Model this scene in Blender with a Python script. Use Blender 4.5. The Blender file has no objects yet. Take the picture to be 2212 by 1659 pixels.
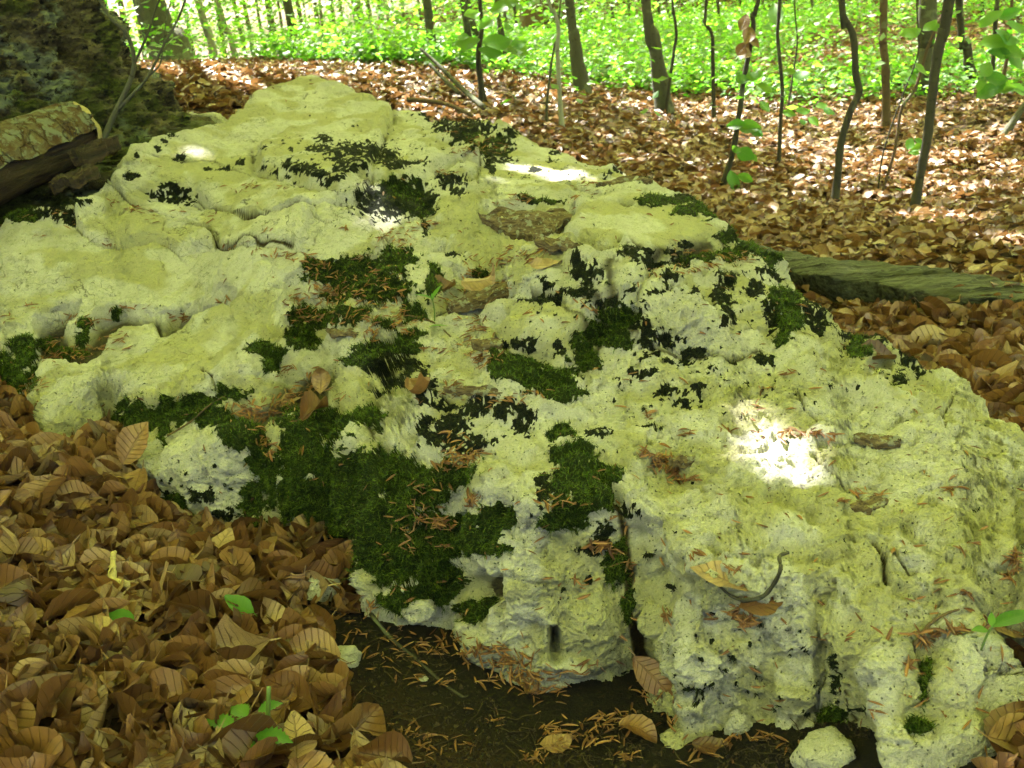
import bpy, math, random
import numpy as np
from math import radians, sin, cos, tan, atan, atan2, sqrt, pi
from mathutils import Vector, Matrix

rng = np.random.default_rng(7)
random.seed(7)
scene = bpy.context.scene
COL = scene.collection

# ------------------------------------------------------------------ camera
PITCH, ROLL, CAM_H, FOC = radians(19.2), radians(4.5), 1.05, 2268.0   # FOC in units of a 2212 px wide picture
FW = np.array([0.0, cos(PITCH), -sin(PITCH)])
R0 = np.array([1.0, 0.0, 0.0]); U0 = np.array([0.0, sin(PITCH), cos(PITCH)])
RT = cos(ROLL) * R0 - sin(ROLL) * U0
UP = sin(ROLL) * R0 + cos(ROLL) * U0
CAM = np.array([0.0, 0.0, CAM_H])
cam_data = bpy.data.cameras.new("camera")
cam_data.sensor_width = 36.0
cam_data.lens = FOC / 2212.0 * 36.0
cam_data.clip_start = 0.05
cam_data.clip_end = 3000.0
cam = bpy.data.objects.new("camera", cam_data)
COL.objects.link(cam)
cam.matrix_world = Matrix(((RT[0], UP[0], -FW[0], CAM[0]), (RT[1], UP[1], -FW[1], CAM[1]),
                           (RT[2], UP[2], -FW[2], CAM[2]), (0, 0, 0, 1)))
scene.camera = cam
cam_data.dof.use_dof = True
cam_data.dof.focus_distance = 1.95
cam_data.dof.aperture_fstop = 11.0

# ------------------------------------------------------------------ light
SUN_EL, SUN_AZ = radians(58), radians(-28)      # azimuth measured from +Y towards +X
SUNV = np.array([sin(SUN_AZ) * cos(SUN_EL), cos(SUN_AZ) * cos(SUN_EL), sin(SUN_EL)])
world = bpy.data.worlds.new("World")
scene.world = world
world.use_nodes = True
wn = world.node_tree
for n in list(wn.nodes):
    wn.nodes.remove(n)
sky = wn.nodes.new("ShaderNodeTexSky")
sky.sky_type = 'NISHITA'
sky.sun_disc = False
sky.sun_elevation = SUN_EL
sky.sun_rotation = SUN_AZ
sky.air_density = 1.3
sky.dust_density = 3.0
bg = wn.nodes.new("ShaderNodeBackground")
bg.inputs['Strength'].default_value = 0.06
wo = wn.nodes.new("ShaderNodeOutputWorld")
wn.links.new(sky.outputs[0], bg.inputs[0])
wn.links.new(bg.outputs[0], wo.inputs[0])
sun_data = bpy.data.lights.new("sun", 'SUN')
sun_data.energy = 5.0
sun_data.angle = radians(0.53)
sun_data.color = (1.0, 0.95, 0.86)
sun = bpy.data.objects.new("sun", sun_data)
COL.objects.link(sun)
sun.rotation_euler = Vector(SUNV.tolist()).to_track_quat('Z', 'Y').to_euler()
scene.view_settings.view_transform = 'Standard'
scene.view_settings.look = 'None'
scene.view_settings.exposure = EXPOSURE = 3.48
scene.view_settings.gamma = 1.0
scene.view_settings.use_curve_mapping = False
cy = scene.cycles
cy.use_denoising = True
cy.max_bounces = 7
cy.diffuse_bounces = 5
cy.glossy_bounces = 2
cy.transmission_bounces = 5
cy.transparent_max_bounces = 8
cy.sample_clamp_indirect = 6.0
cy.caustics_reflective = False
cy.caustics_refractive = False

# ------------------------------------------------------------------ picture <-> world
def ray(px, py):
    px = np.asarray(px, float); py = np.asarray(py, float)
    d = FW[None] + ((px - 1106.0) / FOC)[..., None] * RT + ((829.5 - py) / FOC)[..., None] * UP
    return d / np.linalg.norm(d, axis=-1, keepdims=True)

def at_z(px, py, z):
    """world points on the sight lines at height z"""
    d = ray(px, py); t = (np.asarray(z, float) - CAM_H) / d[..., 2]
    return CAM + d * t[..., None]

def at_y(px, py, y):
    d = ray(np.array([px]), np.array([py]))[0]
    return CAM + d * (y / d[1])

def to_px(P):
    v = P - CAM
    w = v @ FW
    return 1106.0 + FOC * (v @ RT) / w, 829.5 - FOC * (v @ UP) / w

# ------------------------------------------------------------------ noise
_pr = np.random.default_rng(11)
PERM = np.concatenate([_pr.permutation(256)] * 4).astype(np.int32)
GR = _pr.normal(size=(256, 3)).astype(np.float32); GR /= np.linalg.norm(GR, axis=1, keepdims=True)
RV = _pr.random((256, 4)).astype(np.float32)

def perlin(P, scale, seed=0):
    Q = (P * scale + seed * 17.31).astype(np.float32)
    F = np.floor(Q); I = F.astype(np.int32) & 255; f = Q - F
    u = f * f * f * (f * (f * 6 - 15) + 10)
    out = np.zeros(len(P), np.float32)
    for dx in (0, 1):
        px_ = PERM[I[:, 0] + dx]
        wx = u[:, 0] if dx else 1 - u[:, 0]
        for dy in (0, 1):
            pxy = PERM[px_ + I[:, 1] + dy]
            wy = wx * (u[:, 1] if dy else 1 - u[:, 1])
            for dz in (0, 1):
                g = GR[PERM[pxy + I[:, 2] + dz]]
                d = g[:, 0] * (f[:, 0] - dx) + g[:, 1] * (f[:, 1] - dy) + g[:, 2] * (f[:, 2] - dz)
                out += wy * (u[:, 2] if dz else 1 - u[:, 2]) * d
    return out * 1.5

def fbm(P, scale, octaves=3, seed=0, gain=0.5):
    a, s, o = 1.0, scale, 0
    for k in range(octaves):
        o = o + a * perlin(P, s, seed + k); a *= gain; s *= 2.03
    return o

def worley(P, scale, seed=0, rmin=0.0):
    """distance to nearest feature point (cell units) and a random number of that point"""
    Q = (P * scale + seed * 9.77).astype(np.float32)
    F = np.floor(Q).astype(np.int32); f = Q - F
    best = np.full(len(P), 9.0, np.float32); rid = np.zeros(len(P), np.float32)
    for dx in (-1, 0, 1):
        for dy in (-1, 0, 1):
            for dz in (-1, 0, 1):
                h = PERM[PERM[PERM[(F[:, 0] + dx) & 255] + ((F[:, 1] + dy) & 255)] + ((F[:, 2] + dz) & 255)]
                r = RV[h]
                d = (f[:, 0] - dx - r[:, 0]) ** 2 + (f[:, 1] - dy - r[:, 1]) ** 2 + (f[:, 2] - dz - r[:, 2]) ** 2
                m = d < best
                best[m] = d[m]; rid[m] = r[m, 3]
    return np.sqrt(best), rid

def sstep(a, b, x):
    t = np.clip((x - a) / (b - a), 0, 1)
    return t * t * (3 - 2 * t)

def seg_dist(X, Y, poly, closed=False):
    poly = np.asarray(poly, float)
    n = len(poly); best = np.full(X.shape, 1e9)
    for i in range(n if closed else n - 1):
        a = poly[i]; b = poly[(i + 1) % n]; e = b - a; L = max(e @ e, 1e-12)
        t = np.clip(((X - a[0]) * e[0] + (Y - a[1]) * e[1]) / L, 0, 1)
        best = np.minimum(best, (X - a[0] - t * e[0]) ** 2 + (Y - a[1] - t * e[1]) ** 2)
    return np.sqrt(best)

def inside(X, Y, poly):
    poly = np.asarray(poly, float); n = len(poly); c = np.zeros(X.shape, bool)
    for i in range(n):
        a = poly[i]; b = poly[(i + 1) % n]
        if a[1] == b[1]:
            continue
        c ^= ((a[1] > Y) != (b[1] > Y)) & (X < (b[0] - a[0]) * (Y - a[1]) / (b[1] - a[1]) + a[0])
    return c

def sdf(X, Y, poly, margin=0.15):
    """signed distance, positive inside; only evaluated near the polygon"""
    poly = np.asarray(poly, float)
    out = np.full(X.shape, -1.0)
    m = (X > poly[:, 0].min() - margin) & (X < poly[:, 0].max() + margin) & (Y > poly[:, 1].min() - margin) & (Y < poly[:, 1].max() + margin)
    if m.any():
        d = seg_dist(X[m], Y[m], poly, True)
        out[m] = np.where(inside(X[m], Y[m], poly), d, -d)
    return out

class Field:
    """thin-plate surface through scattered heights, tabulated on a grid"""
    def __init__(self, pts, x0, x1, y0, y1, step, lam=1e-4):
        pts = np.asarray(pts, float); A = pts[:, :2]; n = len(pts)
        K = self.phi(A, A) + lam * np.eye(n)
        Pm = np.c_[np.ones(n), A]
        M = np.block([[K, Pm], [Pm.T, np.zeros((3, 3))]])
        w = np.linalg.solve(M, np.r_[pts[:, 2], 0, 0, 0])
        self.x0, self.y0, self.s = x0, y0, step
        xs = np.arange(x0, x1, step); ys = np.arange(y0, y1, step)
        G = np.empty((len(ys), len(xs)))
        for j, y in enumerate(ys):
            B = np.c_[xs, np.full(len(xs), y)]
            G[j] = self.phi(B, A) @ w[:n] + w[n] + B @ w[n + 1:]
        self.G = G
    @staticmethod
    def phi(A, B):
        r2 = ((A[:, None] - B[None]) ** 2).sum(-1) + 1e-12
        return 0.5 * r2 * np.log(r2)
    def __call__(self, X, Y):
        G = self.G
        fx = np.clip((X - self.x0) / self.s, 0, G.shape[1] - 1.001); fy = np.clip((Y - self.y0) / self.s, 0, G.shape[0] - 1.001)
        i = fx.astype(int); j = fy.astype(int); u = fx - i; v = fy - j
        return (G[j, i] * (1 - u) + G[j, i + 1] * u) * (1 - v) + (G[j + 1, i] * (1 - u) + G[j + 1, i + 1] * u) * v

# ------------------------------------------------------------------ mesh helpers
def mesh_np(name, V, F, smooth=True, mat=None, attrs=None, uv=None):
    """V (n,3); F (m,k) with k = 3 or 4"""
    me = bpy.data.meshes.new(name)
    V = np.ascontiguousarray(V, np.float32); F = np.ascontiguousarray(F, np.int32)
    k = F.shape[1]
    me.vertices.add(len(V)); me.vertices.foreach_set("co", V.ravel())
    me.loops.add(F.size); me.loops.foreach_set("vertex_index", F.ravel())
    me.polygons.add(len(F)); me.polygons.foreach_set("loop_start", np.arange(0, F.size, k, dtype=np.int32))
    me.polygons.foreach_set("use_smooth", np.full(len(F), smooth))
    if attrs:
        for an, (kind, data) in attrs.items():
            at = me.attributes.new(an, kind, 'POINT')
            key = {'FLOAT': 'value', 'FLOAT_COLOR': 'color', 'FLOAT_VECTOR': 'vector'}[kind]
            at.data.foreach_set(key, np.ascontiguousarray(data, np.float32).ravel())
    me.update(calc_edges=True)
    if mat is not None:
        me.materials.append(mat)
    return me

def link(name, me, parent=None, label=None, category=None, group=None, kind=None, loc=None):
    o = bpy.data.objects.new(name, me)
    COL.objects.link(o)
    if parent is not None:
        o.parent = parent
    if loc is not None:
        o.location = loc
    if label: o["label"] = label
    if category: o["category"] = category
    if group: o["group"] = group
    if kind: o["kind"] = kind
    return o

def place(o, parent):
    """parent o while it keeps its world coordinates (parent is only translated)"""
    o.parent = parent
    o.location = Vector(o.location) - parent.location
    return o

def tube(pts, radii, n=8, wob=0.0, seed=0, cap=True):
    pts = np.asarray(pts, float); m = len(pts); radii = np.broadcast_to(np.asarray(radii, float), (m,))
    T = np.gradient(pts, axis=0); T /= np.linalg.norm(T, axis=1, keepdims=True)
    ref = np.array([0.13, 1.0, 0.07]) if abs(T[0][1]) < 0.9 else np.array([1.0, 0.1, 0.0])
    V = []
    a = np.linspace(0, 2 * pi, n, endpoint=False)
    for i in range(m):
        u = np.cross(T[i], ref); u /= np.linalg.norm(u); w = np.cross(T[i], u)
        V.append(pts[i] + radii[i] * (np.cos(a)[:, None] * u + np.sin(a)[:, None] * w))
    V = np.concatenate(V)
    F = [(i * n + j, i * n + (j + 1) % n, (i + 1) * n + (j + 1) % n, (i + 1) * n + j) for i in range(m - 1) for j in range(n)]
    if cap:
        c0, c1 = len(V), len(V) + 1
        V = np.r_[V, [pts[0] - T[0] * radii[0] * .3], [pts[-1] + T[-1] * radii[-1] * .5]]
        F += [(c0, (j + 1) % n, j, c0) for j in range(0)]
        F3 = [((j + 1) % n, j, c0) for j in range(n)] + [((m - 1) * n + j, (m - 1) * n + (j + 1) % n, c1) for j in range(n)]
        # keep all quads: a cap triangle is stored as two triangles joined through quads of the fan
        F += [(a_, b_, c_, c_) for a_, b_, c_ in F3]
    V = V + wob * np.stack([perlin(V, 6.0, seed), perlin(V, 6.0, seed + 5), perlin(V, 6.0, seed + 9)], 1) if wob else V
    return V, F

def mesh_py(name, V, F, mat=None, smooth=True):
    me = bpy.data.meshes.new(name)
    F = [tuple(dict.fromkeys(int(i) for i in f)) for f in F]
    me.from_pydata([tuple(map(float, v)) for v in V], [], [f for f in F if len(f) > 2])
    me.polygons.foreach_set("use_smooth", np.full(len(me.polygons), smooth))
    me.update()
    if mat is not None:
        me.materials.append(mat)
    return me

def spline(pts, n):
    """Catmull-Rom through the points, n samples"""
    P = np.asarray(pts, float); P = np.r_[[2 * P[0] - P[1]], P, [2 * P[-1] - P[-2]]]
    t = np.linspace(0, len(P) - 3 - 1e-9, n); i = t.astype(int); f = (t - i)[:, None]
    a, b, c, d = P[i], P[i + 1], P[i + 2], P[i + 3]
    return 0.5 * ((2 * b) + (-a + c) * f + (2 * a - 5 * b + 4 * c - d) * f ** 2 + (-a + 3 * b - 3 * c + d) * f ** 3)

# ------------------------------------------------------------------ materials
class Mat:
    def __init__(self, name):
        self.m = bpy.data.materials.new(name); self.m.use_nodes = True
        self.t = self.m.node_tree; self.t.nodes.clear()
        self.out = self.n("ShaderNodeOutputMaterial")
    def n(self, kind, **kw):
        nd = self.t.nodes.new(kind)
        for k, v in kw.items():
            setattr(nd, k, v)
        return nd
    def l(self, a, b):
        self.t.links.new(a, b)
    def val(self, sock, v):
        if hasattr(v, "is_output") or isinstance(v, bpy.types.NodeSocket):
            self.l(v, sock)
        else:
            sock.default_value = v
    def attr(self, name, what='Fac'):
        a = self.n("ShaderNodeAttribute"); a.attribute_name = name
        return a.outputs[what]
    def coord(self):
        return self.n("ShaderNodeTexCoord").outputs['Object']
    def noise(self, scale, detail=3.0, rough=0.55, vec=None, out='Fac'):
        nd = self.n("ShaderNodeTexNoise"); nd.inputs['Scale'].default_value = scale
        nd.inputs['Detail'].default_value = detail; nd.inputs['Roughness'].default_value = rough
        self.l(vec if vec is not None else self.coord(), nd.inputs['Vector'])
        return nd.outputs[out]
    def vor(self, scale, vec=None, feature='F1', out='Distance'):
        nd = self.n("ShaderNodeTexVoronoi"); nd.inputs['Scale'].default_value = scale; nd.feature = feature
        self.l(vec if vec is not None else self.coord(), nd.inputs['Vector'])
        return nd.outputs[out]
    def math(self, op, a, b=0.0, c=0.0, clamp=False):
        nd = self.n("ShaderNodeMath", operation=op, use_clamp=clamp)
        self.val(nd.inputs[0], a); self.val(nd.inputs[1], b); self.val(nd.inputs[2], c)
        return nd.outputs[0]
    def step(self, a, b, x, lo=0.0, hi=1.0):
        nd = self.n("ShaderNodeMapRange", interpolation_type='SMOOTHSTEP')
        self.val(nd.inputs['Value'], x); nd.inputs['From Min'].default_value = a; nd.inputs['From Max'].default_value = b
        nd.inputs['To Min'].default_value = lo; nd.inputs['To Max'].default_value = hi
        return nd.outputs[0]
    def mix(self, fac, a, b, mode='MIX'):
        nd = self.n("ShaderNodeMix", data_type='RGBA', blend_type=mode)
        self.val(nd.inputs['Factor'], fac)
        for s, v in ((nd.inputs[6], a), (nd.inputs[7], b)):
            if isinstance(v, tuple):
                s.default_value = (*v[:3], 1.0)
            else:
                self.l(v, s)
        return nd.outputs[2]
    def scalev(self, vec, s):
        nd = self.n("ShaderNodeVectorMath", operation='MULTIPLY'); self.l(vec, nd.inputs[0]); nd.inputs[1].default_value = s
        return nd.outputs[0]
    def bump(self, h, dist, strength=1.0, normal=None):
        nd = self.n("ShaderNodeBump"); nd.inputs['Distance'].default_value = dist; nd.inputs['Strength'].default_value = strength
        self.l(h, nd.inputs['Height'])
        if normal is not None:
            self.l(normal, nd.inputs['Normal'])
        return nd.outputs[0]
    def bsdf(self, color, rough=0.9, normal=None, spec=0.3):
        b = self.n("ShaderNodeBsdfPrincipled")
        self.val(b.inputs['Base Color'], color if not isinstance(color, tuple) else (*color[:3], 1.0))
        self.val(b.inputs['Roughness'], rough)
        b.inputs['Specular IOR Level'].default_value = spec
        if normal is not None:
            self.l(normal, b.inputs['Normal'])
        return b.outputs[0]
    def leafy(self, color, trans, amount, rough=0.6, normal=None, spec=0.3):
        a = self.bsdf(color, rough, normal, spec)
        t = self.n("ShaderNodeBsdfTranslucent")
        self.val(t.inputs['Color'], trans if not isinstance(trans, tuple) else (*trans[:3], 1.0))
        mx = self.n("ShaderNodeMixShader"); mx.inputs[0].default_value = amount
        self.l(a, mx.inputs[1]); self.l(t.outputs[0], mx.inputs[2])
        return mx.outputs[0]
    def done(self, sh):
        self.l(sh, self.out.inputs['Surface'])
        return self.m
# ------------------------------------------------------------------ terrain
def gp(px, py, d):
    r = ray(np.array([px]), np.array([py]))[0]
    return CAM + r * (d / sqrt(r[0] ** 2 + r[1] ** 2))

GROUND_PTS = [gp(100, 1640, 1.35), gp(800, 1640, 1.37), gp(150, 1100, 2.2), gp(60, 960, 2.58), gp(-100, 930, 2.65), gp(400, 1180, 2.12), gp(250, 1050, 2.3), gp(1450, 1640, 1.35), gp(2200, 1640, 1.25),
              gp(560, 1200, 2.0), gp(2180, 1000, 2.2), gp(2200, 800, 3.0), gp(2200, 640, 3.7), gp(1640, 520, 4.6), gp(1500, 420, 5.6),
              gp(1800, 450, 5.8), gp(2200, 470, 5.2), gp(1250, 300, 6.6), gp(1050, 230, 7.0), gp(1400, 200, 10.0),
              gp(1900, 290, 8.5), gp(2200, 250, 8.5), gp(1000, 150, 9.0), gp(2150, 40, 17.0), gp(1800, 30, 21.0), gp(1450, 40, 25.0),
              gp(1180, 90, 18.0), gp(1000, 45, 33.0), gp(800, 78, 28.0), gp(850, 130, 13.0), gp(640, 150, 7.5), gp(450, 170, 6.5), gp(700, 130, 10.5),
              gp(400, 145, 8.5), gp(250, 150, 8.5), gp(0, 420, 4.4), gp(-250, 300, 5.5), gp(-300, 1000, 2.4),
              (-6, 16, -0.5), (-14, 16, -1.5), (-12, 30, -4.5), (-4, 30, -1.2), (14, 22, 3.0), (22, 12, 2.4), (18, 34, 8.0), (5, 40, 3.6), (-2, 0, 0.05), (2, 0, 0.0), (0, -4, -0.1), (9, 2, .5),
              (-6, 3, .8), (-10, 8, .5)]
GROUND = Field(GROUND_PTS, -20.0, 26.0, -5.0, 44.0, 0.1, lam=1e-3)

def ground_z(X, Y):
    X = np.asarray(X, float); Y = np.asarray(Y, float)
    z = GROUND(X, Y)
    P = np.stack([X.ravel(), Y.ravel(), np.zeros(X.size)], 1)
    return z + 0.015 * perlin(P, 2.2, 3).reshape(X.shape) + 0.05 * perlin(P, 0.5, 4).reshape(X.shape) * sstep(5, 9, Y)

def hit_ground(px, py):
    """where the sight line through a picture point meets the ground"""
    r = ray(np.array([px]), np.array([py]))[0]
    t = np.concatenate([np.linspace(0.8, 12, 1200), np.linspace(12, 45, 1200)])
    P = CAM + r * t[:, None]
    m = P[:, 2] < ground_z(P[:, 0], P[:, 1])
    return P[np.argmax(m)] if m.any() else P[-1]

# ------------------------------------------------------------------ macro shape of the outcrop: picture x, y and height of a point
RC = [(1450,1300,0.2),(1600,1250,0.23),(1650,1100,0.25),(1650,960,0.27),(1550,1370,0.19),(1700,1400,0.17),(1900,1350,0.2),(1800,1450,0.13),(1700,1310,0.21),(2050,1400,0.18),(2150,1450,0.15),(2212,1150,0.25),(2200,1300,0.22),(2212,972,0.16),(2000,900,0.27),(1990,793,0.2),(1871,711,0.25),(1789,684,0.3),(1735,613,0.33),(1606,536,0.39),(1555,468,0.43),(1440,411,0.46),(560,770,0.33),(400,980,0.23),(450,920,0.22),(530,1000,0.22),(330,1000,0.18),(600,905,0.17),(680,810,0.22),(750,1000,0.24),(640,1000,0.2),(700,910,0.25),(850,1100,0.2),(800,1180,0.15),(900,1230,0.12),(1000,1000,0.29),(1050,1130,0.25),(1020,1215,0.22),(1200,1230,0.23),(1340,1270,0.2),(1130,800,0.38),(1130,950,0.3),(900,700,0.38),(760,640,0.43),(860,560,0.47),(1000,620,0.41),(1150,600,0.47),(1080,690,0.4),(1300,650,0.46),(1280,750,0.38),(1400,600,0.46),(1550,640,0.42),(1650,700,0.36),(1500,800,0.33),(1800,800,0.32),(1300,900,0.31),(1500,950,0.28),(1400,1100,0.25),(1850,1000,0.27),(2000,1100,0.26),(900,900,0.31),(1400,470,0.51),(1140,490,0.51),(1700,620,0.36),(1250,480,0.51)]
# the left slabs: picture x, y and distance ahead
RD = [(60,880,2.45),(100,845,2.5),(250,850,2.45),(300,905,2.38),(400,890,2.33),(470,870,2.3),(150,950,2.33),(200,800,2.6),(400,800,2.55),(500,800,2.42),(300,720,2.75),(0,670,2.87),(0,760,2.7),(450,640,2.95),(600,600,2.85),(600,715,2.5),(570,770,2.38),(200,560,3.05),(0,560,3.05),(500,560,2.95),(300,480,3.3),(600,430,3.3),(400,380,3.55),(500,300,3.95),(640,230,4.4),(640,175,4.9),(746,179,4.8),(506,206,4.5),(438,260,4.05),(388,276,3.95),(293,293,3.8),(229,337,3.6),(202,367,3.5),(111,425,3.35),(27,455,3.3),(-150,480,3.3),(-150,650,2.95),(-150,850,2.55),(700,350,3.7),(800,300,4.0),(950,300,3.95),(826,222,4.5),(975,253,4.35),(1103,263,4.3),(1173,297,4.1),(1278,337,3.9),(1000,340,3.7),(1150,360,3.5),(850,440,3.1),(1050,400,3.25)]
RC += [(a_, b_, float(at_y(a_, b_, c_)[2])) for a_, b_, c_ in RD]
RC += [(1930, 1590, .10), (2080, 1590, .10), (2100, 1500, .13)]
_rc = np.array(RC, float)
MACRO = Field(at_z(_rc[:, 0], _rc[:, 1], _rc[:, 2]), -3.2, 2.6, 0.7, 6.0, 0.015, lam=2e-3)

_YT = np.linspace(0.9, 5.6, 2400)
def on_macro(pts):
    """picture points carried onto the macro surface -> world x, y"""
    out = []
    for px, py in pts:
        r = ray(np.array([px]), np.array([py]))[0]
        P = CAM + r * (_YT / r[1])[:, None]
        m = P[:, 2] < MACRO(P[:, 0], P[:, 1])
        out.append(P[np.argmax(m)] if m.any() else P[-1])
    return np.array(out)[:, :2]

_back = on_macro([(-200,470),(-60,475),(0,470),(30,445),(111,425),(175,418),(192,381),(202,367),(229,337),(256,317),(293,293),(388,277),(438,261),(482,230),(506,207),
(573,186),(640,176),(746,180),(816,210),(853,223),(934,230),(975,254),(1022,250),(1103,264),(1143,268),(1173,298),(1217,311),(1278,338),(1325,362),(1392,382),(1406,402),(1440,412),
(1477,426),(1508,436),(1555,469),(1582,500),(1606,537),(1667,573),(1701,594),(1735,614),(1772,641),(1789,685),(1827,712),(1871,712),(1915,726),(1966,760),(1993,794),
(2054,814),(2101,845),(2118,875),(2142,912),(2186,946),(2212,973),(2330,1040)])
# where the front faces meet the ground: picture x, y, height there
FOOT = [(2430,1300,.02),(2330,1520,.02),(2210,1570,.02),(2150,1548,.02),(2122,1555,.02),(2135,1610,0),(2165,1690,0),(2170,1780,0),
(1900,1780,0),(1858,1670,0),(1829,1607,0),(1775,1583,0),(1765,1566,0),(1744,1578,0),(1700,1570,0),(1653,1556,0),(1606,1560,0),(1565,1553,0),(1525,1576,0),(1477,1563,0),(1452,1534,0),(1436,1487,0),(1400,1460,0),
(1382,1420,0),(1357,1418,0),(1307,1430,0),(1171,1442,0),(1121,1428,0),(1070,1410,0),(1019,1378,0),(969,1335,.0),(880,1335,.01),(783,1316,.01),(770,1230,.02),(720,1185,.03),(640,1172,.03),(575,1185,.01),(439,1195,.0),
(389,1175,.0),(338,1160,.0),(322,1105,.01),(302,1030,.04),(285,990,.07),(251,985,.08),(215,1030,.07),(186,1084,.05),(129,1090,.05),(108,1020,.07),(74,985,.09),(30,940,.10),(-60,930,.10),(-200,1000,.09)]
_ft = np.array(FOOT, float)
OUTLINE = np.r_[_back, at_z(_ft[:, 0], _ft[:, 1], _ft[:, 2])[:, :2]]

# raised plates: polygon, height gained, edge width
PLATES = [
 ([(166,478),(190,515),(222,532),(262,537),(290,528),(330,524),(360,530),(390,547),(430,545),(462,540),(470,520),(440,502),(395,492),(345,482),(290,454),(240,422),(200,418),(170,440)], .026, .005),
 ([(215,375),(232,388),(252,405),(300,413),(345,422),(425,412),(455,459),(500,470),(549,477),(590,468),(640,455),(680,462),(760,440),(800,400),(850,250),(640,130),(480,160),(290,240),(150,330)], .028, .006),
 ([(566,340),(570,388),(624,402),(691,422),(740,430),(780,400),(830,395),(873,400),(914,394),(934,370),(1002,356),(1032,357),(1038,335),(990,320),(940,300),(880,290),(820,280),(700,290),(620,310)], .034, .018),
 ([(470,520),(540,542),(600,554),(640,562),(700,574),(760,572),(800,562),(835,542),(825,515),(790,480),(700,460),(600,470),(500,470),(400,460),(300,440),(240,400),(225,395),(262,430),(320,470),(345,480),(395,488),(440,500)], .020, .005),
 ([(1240,445),(1290,432),(1400,430),(1470,445),(1550,480),(1590,510),(1590,530),(1540,545),(1480,550),(1440,570),(1350,565),(1290,560),(1240,540),(1215,520),(1250,480)], .045, .024),
 ([(1115,640),(1118,610),(1150,580),(1200,550),(1250,560),(1290,590),(1350,560),(1400,590),(1350,640),(1352,670),(1320,680),(1250,690),(1200,665),(1140,665)], .040, .018),
 ([(1060,680),(1080,665),(1130,680),(1210,690),(1250,700),(1280,690),(1260,740),(1240,770),(1220,800),(1190,790),(1110,750),(1100,720)], .040, .018),
 ([(1350,620),(1400,590),(1500,575),(1570,560),(1700,600),(1760,640),(1790,700),(1810,740),(1750,740),(1700,720),(1650,690),(1600,740),(1500,730),(1420,720),(1370,680)], .022, .03),
 ([(820,910),(880,870),(960,880),(920,920),(860,975),(840,960)], .02, .012),
 ([(1720,400),(1725,400),(1724,402)], .0, .01),
 ([(880,600),(895,590),(930,610),(950,660),(930,690),(905,670)], .012, .01),
]
# hollows: polygon, depth, edge width
HOLLOWS = [
 ([(75,690),(110,668),(160,650),(165,668),(140,690),(150,715),(180,720),(200,680),(240,660),(265,655),(290,665),(345,665),(350,690),(320,695),(265,705),(235,720),(215,750),(175,785),(110,790),(80,840),(60,855),(45,840),(75,780)], .055, .012),
 ([(340,700),(345,672),(395,660),(440,642),(500,640),(520,652),(500,672),(440,678),(410,688),(388,708),(350,718)], .10, .010),
 ([(592,640),(625,640),(665,650),(648,668),(620,664)], .05, .012),
 ([(960,620),(1020,590),(1100,570),(1112,600),(1105,640),(1040,690),(960,680)], .03, .03),
 ([(500,900),(560,860),(640,800),(700,760),(740,770),(720,830),(690,880),(620,890),(560,940),(510,930)], .05, .03),
 ([(1040,455),(1100,445),(1180,455),(1250,480),(1240,520),(1180,550),(1120,525),(1050,500)], .03, .025),
 ([(960,395),(1010,372),(1040,370),(1030,390),(990,405)], .03, .012),
 ([(770,440),(860,395),(930,420),(940,460),(860,470),(790,465)], .02, .02),
 ([(1860,780),(1900,765),(1925,790),(1880,815),(1860,800)], .035, .015),
 ([(1380,1000),(1450,985),(1480,1010),(1540,1040),(1500,1055),(1420,1040)], .03, .02),
 ([(1510,1240),(1560,1225),(1620,1250),(1680,1290),(1650,1345),(1600,1330),(1520,1290)], .015, .02),
 ([(1820,1080),(1850,1070),(1900,1080),(1900,1110),(1860,1120)], .02, .012),
 ([(1870,550),(1871,550),(1871,551)], .0, .01),
 ([(2120,1220),(2200,1225),(2220,1260),(2190,1290),(2130,1270)], .02, .02),
 ([(1990,1350),(2060,1340),(2160,1330),(2140,1360),(2080,1380),(2040,1400),(1995,1385)], .03, .018),
]
# picture x, y, radius x, radius y (metres on the surface), depth
HOLES = [(1660,1478,.0,.01,.0),(120,683,.02,.012,.06),(166,652,.012,.012,.06),(143,832,.011,.008,.012),(153,882,.009,.007,.012),
 (125,880,.008,.006,.01),(155,905,.014,.006,.02),(121,945,.012,.009,.02),(142,972,.022,.012,.016),(305,758,.028,.014,.012),(463,792,.009,.012,.022),(500,738,.01,.006,.008),
 (435,826,.008,.006,.014),(1352,472,.022,.018,.022),(1500,1545,.0,.01,.0),(1775,800,.02,.015,.01),(1620,1205,.018,.008,.02),(1930,1200,.012,.014,.02),
 (2010,1300,.022,.014,.018),(1905,1265,.0,.01,.0),(1560,1350,.018,.012,.012),(1480,1330,.018,.014,.01),(2075,1120,.012,.01,.014),(1960,1130,.012,.009,.012),(1965,965,.014,.01,.01),
 (1770,1195,.02,.01,.014),(1535,1185,.012,.009,.012),(2045,1060,.014,.018,.012),(2190,1180,.02,.018,.02),(1680,1300,.012,.009,.01),(1330,1185,.012,.009,.01),
 (1145,1200,.01,.008,.01),(1300,705,.012,.008,.006),(1165,705,.012,.008,.01)]
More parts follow.
